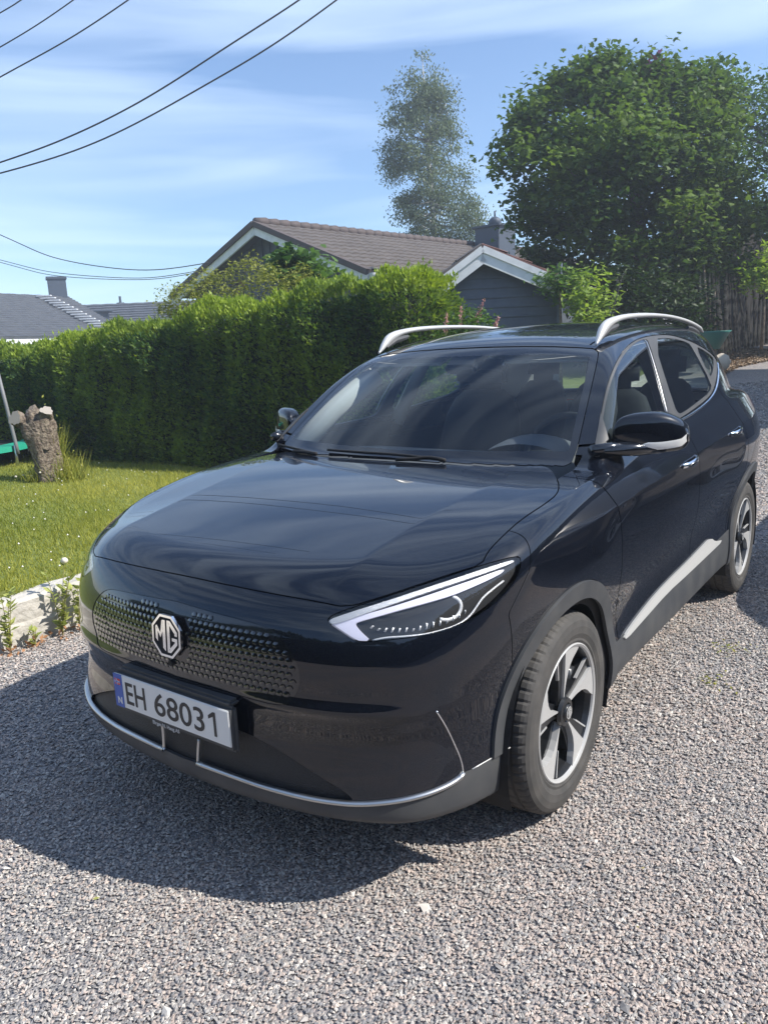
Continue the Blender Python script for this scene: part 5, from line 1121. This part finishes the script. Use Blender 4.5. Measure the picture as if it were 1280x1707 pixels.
gB = at(1290, 560, 20.); crown('ash_tree', 'airy small leaved tree at the right photo edge behind the maple', 'tree', [(1165, 200), (1195, 165), (1215, 145), (1245, 160), (1262, 140), (1330, 120), (1420, 180), (1430, 480), (1270, 500), (1190, 470), (1170, 330)], 20., 1.8, 210, 120, .30, .13, DIA, ash_m, (gB[0], gB[1], float(rise(gB[1]))), 26, .1, wood_r=.16, edge=60, bites=14)
gB = at(735, 560, 32.); crown('birch_tree', 'tall slender pale birch tree rising behind the brown tiled roof', 'tree', [(662, 135), (690, 112), (705, 93), (718, 108), (732, 140), (742, 165), (760, 215), (772, 270), (775, 320), (800, 345), (798, 380), (780, 405), (670, 402), (665, 350), (672, 320), (645, 290), (650, 240), (643, 200), (665, 165)], 32., 1.6, 330, 100, .27, .125, DIA, birch_m, (gB[0], gB[1], 0), 60, .9, barkm=mat('birch_bark', (.42, .42, .40), .8, var=(6, (.12, .12, .12), 5, .5, .6)), wood_r=.16, edge=20, bites=7)
def shrub(name, label, cat, outline, d0, thick, ncl, nlf, crad, ls, shape, m, **k):
    pc = np.array(outline, float); g = at((pc[:, 0].min()+pc[:, 0].max())/2, pc[:, 1].max(), d0); return crown(name, label, cat, outline, d0, thick, ncl, nlf, crad, ls, shape, m, (g[0], g[1], min(g[2], .3+float(rise(g[1])))), 6, 0, wood_r=.03, **k)
shrub('young_shrub', 'bright green compound leaved sapling between the garage corner and the maple', 'shrub', [(955, 450), (985, 445), (1005, 462), (1010, 500), (1005, 545), (960, 545), (948, 500)], 12.3, .5, 42, 26, .12, .12, DIA, bright_m)
shrub('shrub', 'loose shrub leaves covering the right end of the garage barge board', 'shrub', [(905, 462), (940, 440), (960, 450), (965, 500), (935, 500), (912, 480)], 12.4, .35, 26, 24, .12, .11, DIA, ash_m)
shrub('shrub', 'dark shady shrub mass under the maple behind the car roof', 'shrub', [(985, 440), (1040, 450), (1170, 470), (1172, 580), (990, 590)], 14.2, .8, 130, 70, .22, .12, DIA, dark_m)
shrub('shrub', 'sunlit yellow green twig hanging at the right photo edge above the poles', 'shrub', [(1236, 470), (1260, 440), (1290, 400), (1310, 480), (1265, 500), (1245, 495)], 13.8, .4, 24, 34, .13, .12, DIA, bright_m)  # bright leaf colours stand in for sun on this twig
shrub('sapling', 'young maple sapling poking above the hedge in front of the gable', 'shrub', [(462, 470), (468, 432), (482, 412), (505, 420), (530, 428), (545, 448), (535, 475)], 10.6, .35, 24, 26, .13, .12, MAPLE, ash_m)
SHO = [(0, 0, 0), (.3, .12, 0), (1, 0, 0), (.3, -.12, 0)]
shrub('conifer_shoots', 'unclipped yellow green conifer shoots sticking up behind the hedge', 'shrub', [(275, 525), (284, 488), (305, 470), (325, 484), (345, 456), (368, 460), (395, 442), (420, 438), (440, 458), (470, 462), (500, 455), (545, 470), (560, 492), (400, 515)], 10., .45, 85, 46, .09, .065, SPRAY, leafmat('conifer_gold', (.12, .15, .03), (.30, .31, .07), .3), edge=30)
# pink spiraea behind the car roof
pink = mat('pink_bloom', (.52, .22, .24), .8, var=(60, (.62, .38, .34), 3, .4, .6))
shrub('spiraea_bush', 'leafy flowering bush showing just above the far roof rail', 'shrub', [(740, 560), (765, 530), (785, 520), (800, 528), (830, 545), (900, 580), (700, 600)], 7.3, .25, 60, 40, .07, .05, DIA, ash_m)
for k, (x, y, x2, y2) in enumerate([(793, 534, 808, 497), (768, 545, 768, 512), (742, 556, 744, 522), (822, 548, 831, 528)]):
    r = empty('flower_spike', tuple(at(x, y, 7.2))); tag(r, ['tallest pink flower spike, leaning right above the roof rail', 'short stubby pink flower spike left of the tallest spike', 'faint pale flower spike closest to the hedge end', 'small pink flower spike nearest the silver rail tip'][k], 'flower', 'pink flower spikes behind the roof')
    p0 = np.zeros(3); p1 = at(x2, y2, 7.2)-np.array(r.location); m_ = 150; u = RNG.uniform(0, 1, m_); P_ = p0+(p1-p0)*u[:, None]+rnd(m_)*.014*(1.1-u)[:, None]; V, F_ = leafcloud(P_, rnd(m_), rnd(m_), .018, DIA); fastmesh('blooms', V, 4, F_, pink, r)
    b = MB(); b.tube([Vector((0, 0, -.4)), Vector(p0), Vector(p1)], .004, 5); b.build('stalk', ws_, r)
# ---- rough poles leaning in a row, dark screen behind
ORD = 'zeroth first second third fourth fifth sixth seventh eighth ninth tenth eleventh twelfth thirteenth fourteenth fifteenth sixteenth seventeenth eighteenth nineteenth twentieth'.split(); ORD = ORD[:1]+ORD[2:]+['last']
polem = mat('peeled_pole', (.46, .36, .25), .85, var=(9, (.13, .095, .07), 6, .35, .6), bump=(30, .8, .01))
pp = [(1176, 580, 1172, 480, .030), (1184, 578, 1182, 478, .022), (1191, 590, 1186, 470, .030), (1200, 592, 1192, 485, .036), (1204, 594, 1197, 478, .030), (1207, 590, 1211, 480, .034), (1212, 586, 1207, 478, .026), (1217, 583, 1209, 490, .030), (1221, 581, 1213, 480, .022), (1226, 580, 1217, 488, .02), (1232, 578, 1220, 478, .030), (1228, 583, 1224, 500, .018), (1243, 576, 1229, 485, .026), (1249, 572, 1238, 480, .022), (1256, 570, 1254, 478, .026), (1262, 569, 1266, 482, .024), (1270, 566, 1272, 480, .03), (1277, 564, 1277, 478, .028), (1286, 562, 1284, 475, .03), (1170, 585, 1166, 500, .03)]
for k, (x, y, x2, y2, r_) in enumerate(pp):
    d0 = 14.2+(x-1165)*.022; p0 = Vector(at(x, y, d0)); p1 = Vector(at(x2, y2-40, d0+.5)); r = empty('pole', tuple(p0))
    b = MB(); q = [Vector((0, 0, -.1)), (p1-p0)*.33+Vector((random.uniform(-.03, .03), random.uniform(-.03, .03), 0)), (p1-p0)*.66+Vector((random.uniform(-.03, .03), 0, 0)), p1-p0]; b.tube(q, [r_*1.1, r_, r_*.9, r_*.6], 7)
    bpy.data.objects.remove(r); o = b.build('pole', polem, None, smooth=True); o.location = p0; tag(o, ('leftmost rough peeled pole of the pole row, half behind the shrubs' if k == 19 else f'{ORD[k+1]} rough peeled pole from the left in the pole row under the maple'), 'pole', 'rough poles leaning in a row under the maple')
b = MB(); A_ = at(1120, 600, 16.5); B_ = at(1420, 560, 20.5); t_ = unit(B_-A_)
L_ = np.linalg.norm(B_-A_)
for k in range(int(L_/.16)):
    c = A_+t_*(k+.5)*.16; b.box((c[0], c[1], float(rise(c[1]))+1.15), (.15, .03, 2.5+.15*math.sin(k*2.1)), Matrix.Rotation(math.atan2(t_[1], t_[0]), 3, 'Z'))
o = b.build('board_fence', mat('shade_boards', (.014, .012, .011), .9)); tag(o, 'plank fence coloured near black for the shade behind the rough poles', 'fence')  # near-black boards carry the shade behind the poles in their colour
# litter bank, rock and tub
n = 5000; P2 = in_poly([(1195, 600), (1215, 588), (1245, 578), (1290, 584), (1290, 600), (1230, 612), (1205, 625)], n); G_ = []
for x, y in P2:
    v = np.array([(x-640)/F_PX, -(y-853.5)/F_PX, 1.]) @ AX; t_ = 11.
    for _ in range(30):
        p_ = CAM+v*t_; t_ += (p_[2]-float(rise(p_[1])))*2.2
        if t_ > 26: break
    G_.append(CAM+v*t_)
G_ = np.array(G_); G_[:, 2] = rise(G_[:, 1])+.01; V, F_ = leafcloud(G_, rnd(n)*[1, 1, .3], rnd(n)*.3+[0, 0, 1], .06, DIA); o = fastmesh('leaf_litter', V, 4, F_, mat('litter', (.24, .16, .10), .9, var=(40, (.38, .29, .2), 3, .4, .6))); tag(o, kind='stuff')
bm = bmesh.new(); bmesh.ops.create_icosphere(bm, subdivisions=3, radius=1)
for v in bm.verts: v.co = Vector((v.co.x*.20, v.co.y*.14, v.co.z*.13))*(1+.15*math.sin(v.co.x*5+v.co.y*3)+random.uniform(-.03, .03))
o = mk('rock', [v.co for v in bm.verts], [[v.index for v in f.verts] for f in bm.faces], mat('pale_rock', (.48, .42, .33), .85)); bm.free(); q = at(1198, 604, 12.6); o.location = (q[0], q[1], q[2]); tag(o, 'pale rounded rock at the foot of the poles beside the car tail', 'rock')
b = MB(); q = Vector(at(1182, 560, 13.2)); b.tube([(0, 0, .06), (0, 0, .10)], [.27, .29], 18); b.build
V = []; Fc = []
for r_, z in ((.14, -.22), (.26, .04), (.29, .08), (.27, .08), (.13, -.20)):
    for j in range(20): a = 6.2832*j/20; V.append((r_*math.cos(a)*1.2, r_*math.sin(a), z))
for k in range(4):
    for j in range(20): Fc.append((k*20+j, k*20+(j+1) % 20, (k+1)*20+(j+1) % 20, (k+1)*20+j))
Fc += [tuple(range(19, -1, -1)), tuple(80+j for j in range(20))]
o = mk('garden_tub', V, Fc, mat('tub_green', (.02, .14, .12), .4)); o.location = q; tag(o, 'dark green plastic garden tub on the bank left of the poles', 'tub')
gB = at(1500, 560, 14.5); crown('tree', 'broad leafy tree added beyond the right edge to shade the pole row', 'tree', [(1330, 120), (1700, 120), (1700, 480), (1330, 500)], 15.5, 1.6, 130, 70, .35, .22, DIA, dark_m, (gB[0], gB[1], float(rise(gB[1]))), 12, .1)  # unseen tree, added so its shadow falls on the poles
# ---- overhead wires
wm = mat('wire_black', (.02, .022, .028), .6)
def wire(pts, label, r=.011):
    P_ = [Vector(at(*p)) for p in pts]; k = len(P_); q = []
    sp = [Spl(*[(i, P_[i][c]) for i in range(k)]) for c in range(3)]
    for u in np.linspace(0, k-1, 60): q.append([float(s(u)) for s in sp])
    b = MB(); b.tube(q, r, 6); o = b.build('overhead_wire', wm, smooth=True); tag(o, label, 'wire', 'overhead wires'); return o
wire([(-200, 335, 13), (0, 271, 13), (125, 224, 13), (250, 160, 13), (380, 77, 13), (503, -3, 13), (620, -90, 13)], 'upper of the two long paired wires rising from the left edge to the top', .012)
wire([(-200, 340, 13.3), (0, 289, 13.3), (170, 233, 13.3), (330, 149, 13.3), (450, 78, 13.3), (565, -3, 13.3), (700, -105, 13.3)], 'lower of the two long paired wires, ending furthest right at the top', .012)
wire([(-120, 200, 12), (0, 129, 12), (110, 68, 12), (214, 0, 12), (320, -75, 12)], 'third thin wire from the top left corner, lowest of the three short ones', .009)
wire([(-120, 148, 12), (0, 79, 12), (60, 43, 12), (124, -1, 12), (230, -80, 12)], 'middle one of three short wires crossing the top left corner', .008)
wire([(-100, 82, 12), (0, 22, 12), (37, -1, 12), (120, -60, 12)], 'shortest wire cutting the very top left corner', .008)
wire([(-200, 310, 22), (0, 391, 21.5), (90, 429, 21), (190, 447, 20.6), (270, 449, 20.4), (347, 438, 20.2)], 'sagging single wire reaching the house gable from the left', .012)
wire([(-200, 385, 22), (0, 433, 21.5), (90, 454, 21), (200, 463, 20.6), (270, 461, 20.4), (328, 452, 20.2)], 'sagging wire, upper strand of the close pair below the single one', .009)
wire([(-200, 390, 22), (0, 437, 21.6), (90, 459, 21.1), (200, 466, 20.7), (270, 464, 20.5), (326, 455, 20.3)], 'sagging wire, lower strand of the close pair below the single one', .009)
# ---- what stands out of frame: casts the shadow band on the drive and shows in the paintwork
b = MB(); b.box((4.6, 11.2, 2.2), (5.6, 3.3, 3.4)); V = [(1.6, 9.3, 3.85), (7.6, 9.3, 3.85), (7.6, 13.1, 3.85), (1.6, 13.1, 3.85), (1.6, 11.2, 4.6), (7.6, 11.2, 4.6)]; b.add(V, [(0, 1, 5, 4), (2, 3, 4, 5), (1, 2, 5), (3, 0, 4), (3, 2, 1, 0)]); o = b.build('outbuilding', bluew); tag(o, 'neighbouring outbuilding beyond the right edge shading the drive', 'building')
sh_ = empty('parked_car', (0, 0, 0)); tag(sh_, 'second dark car parked beyond the right edge beside the first', 'car')
SV, ST = weld_center(BV, BT); z_ = ST[::1]; P3 = SV.copy()
o = mk('body', P3, ST, mat('second_car_paint', (.02, .02, .022), .3, 0, 1, .03), sh_, normals=grad(P3)[0])
for y in (0, WB):
    for sx in (1, -1):
        a_ = w1.copy(); C.objects.link(a_); a_.parent = sh_; a_.location = (sx*.88, y, .334); a_.rotation_euler = (0, 0, 0 if sx > 0 else rad(180))
        for c in list(w1.children): d = c.copy(); C.objects.link(d); d.parent = a_
sh_.location = (2.66, 2.95, 0)
def side_hedge(x0, x1, hy, top, n, label, size=.12, loc_rot=None):
    hx = lambda x: 0*x; P_, Nn = hedge_cloud(n, x0, x1, hx, lambda x: top+0*x+.25*np.sin(x*.7), 1.4, lambda x: 0*x, True); V, F_ = leafcloud(P_, Nn*.7+rnd(n)*.5+[0, 0, .4], rnd(n), RNG.uniform(.5, 1, n)*size, SPRAY); r = empty('hedge', loc_rot[0], loc_rot[1]); tag(r, label, 'hedge')
    fastmesh('foliage', V, 8, F_, dark_m, r, cols=np.repeat(RNG.uniform(0, 1, n), 8)[:, None].repeat(3, 1)); b = MB(); b.box(((x0+x1)/2, .8, (top-.3)/2), (x1-x0-.3, 1.1, top-.3)); b.build('inner_twigs', mat('dark_twigs', (.012, .016, .009), .95), r)
side_hedge(-9, 12, None, 3.4, 22000, 'tall dark hedge beyond the right edge of the drive', .30, ((7.6, 2.0, 0), rad(-90)))
side_hedge(-14, 14, None, 3.6, 22000, 'tall dark hedge behind the viewer', .30, ((-2.0, -9.0, 0), rad(180)))
# a few fallen leaves and small weeds on the drive, sparse and uneven
n = 170; P2 = np.stack([RNG.uniform(-2.1, 2.6, n), RNG.uniform(-1.6, 6.5, n)], 1); P2 = P2[(np.abs(P2[:, 0]) > 1.0) | (P2[:, 1] < -1.1)]; n = len(P2)
G_ = np.concatenate([P2, (rise(P2[:, 1])+.012)[:, None]], 1); V, F_ = leafcloud(G_, rnd(n)*[1, 1, .15], rnd(n)*.3+[0, 0, 1], RNG.uniform(.008, .022, n), DIA)
o = fastmesh('fallen_leaves', V, 4, F_, mat('fallen_leaf', (.20, .13, .07), .85, var=(9, (.26, .27, .08), 3, .4, .6))); tag(o, kind='stuff')
for k, (x, y, lb) in enumerate([(1.05, 1.20, 'small green weed in the gravel beside the silver sill strip'), (1.02, 1.62, 'flat weed patch in the gravel close before the rear wheel')]):
    r = empty('weed', (x, y, 0)); tag(r, lb, 'weed'); m_ = 34; cs = rnd(m_)*[.05, .05, 0]; cs[:, 2] = RNG.uniform(.005, .02, m_); V, F_ = leafcloud(cs, rnd(m_)*[1, 1, .3], rnd(m_)*.4+[0, 0, 1], .020, DIA); fastmesh('leaves', V, 4, F_, grassm, r, cols=np.repeat(RNG.uniform(0, 1, m_), 4)[:, None].repeat(3, 1))
# ---- the hazy summer air
b = MB(); b.box((-15, 22, 9.), (110, 80, 22.2)); hz_ = b.build('haze', None); hz_.data.materials.clear()
hm_ = bpy.data.materials.new('air'); hm_.use_nodes = True; t = hm_.node_tree; t.nodes.clear(); o_ = t.nodes.new('ShaderNodeOutputMaterial'); v_ = t.nodes.new('ShaderNodeVolumePrincipled')
v_.inputs['Color'].default_value = (.80, .88, 1, 1); v_.inputs['Density'].default_value = .0036; v_.inputs['Anisotropy'].default_value = .3; t.links.new(v_.outputs[0], o_.inputs['Volume']); hz_.data.materials.append(hm_); tag(hz_, kind='stuff')
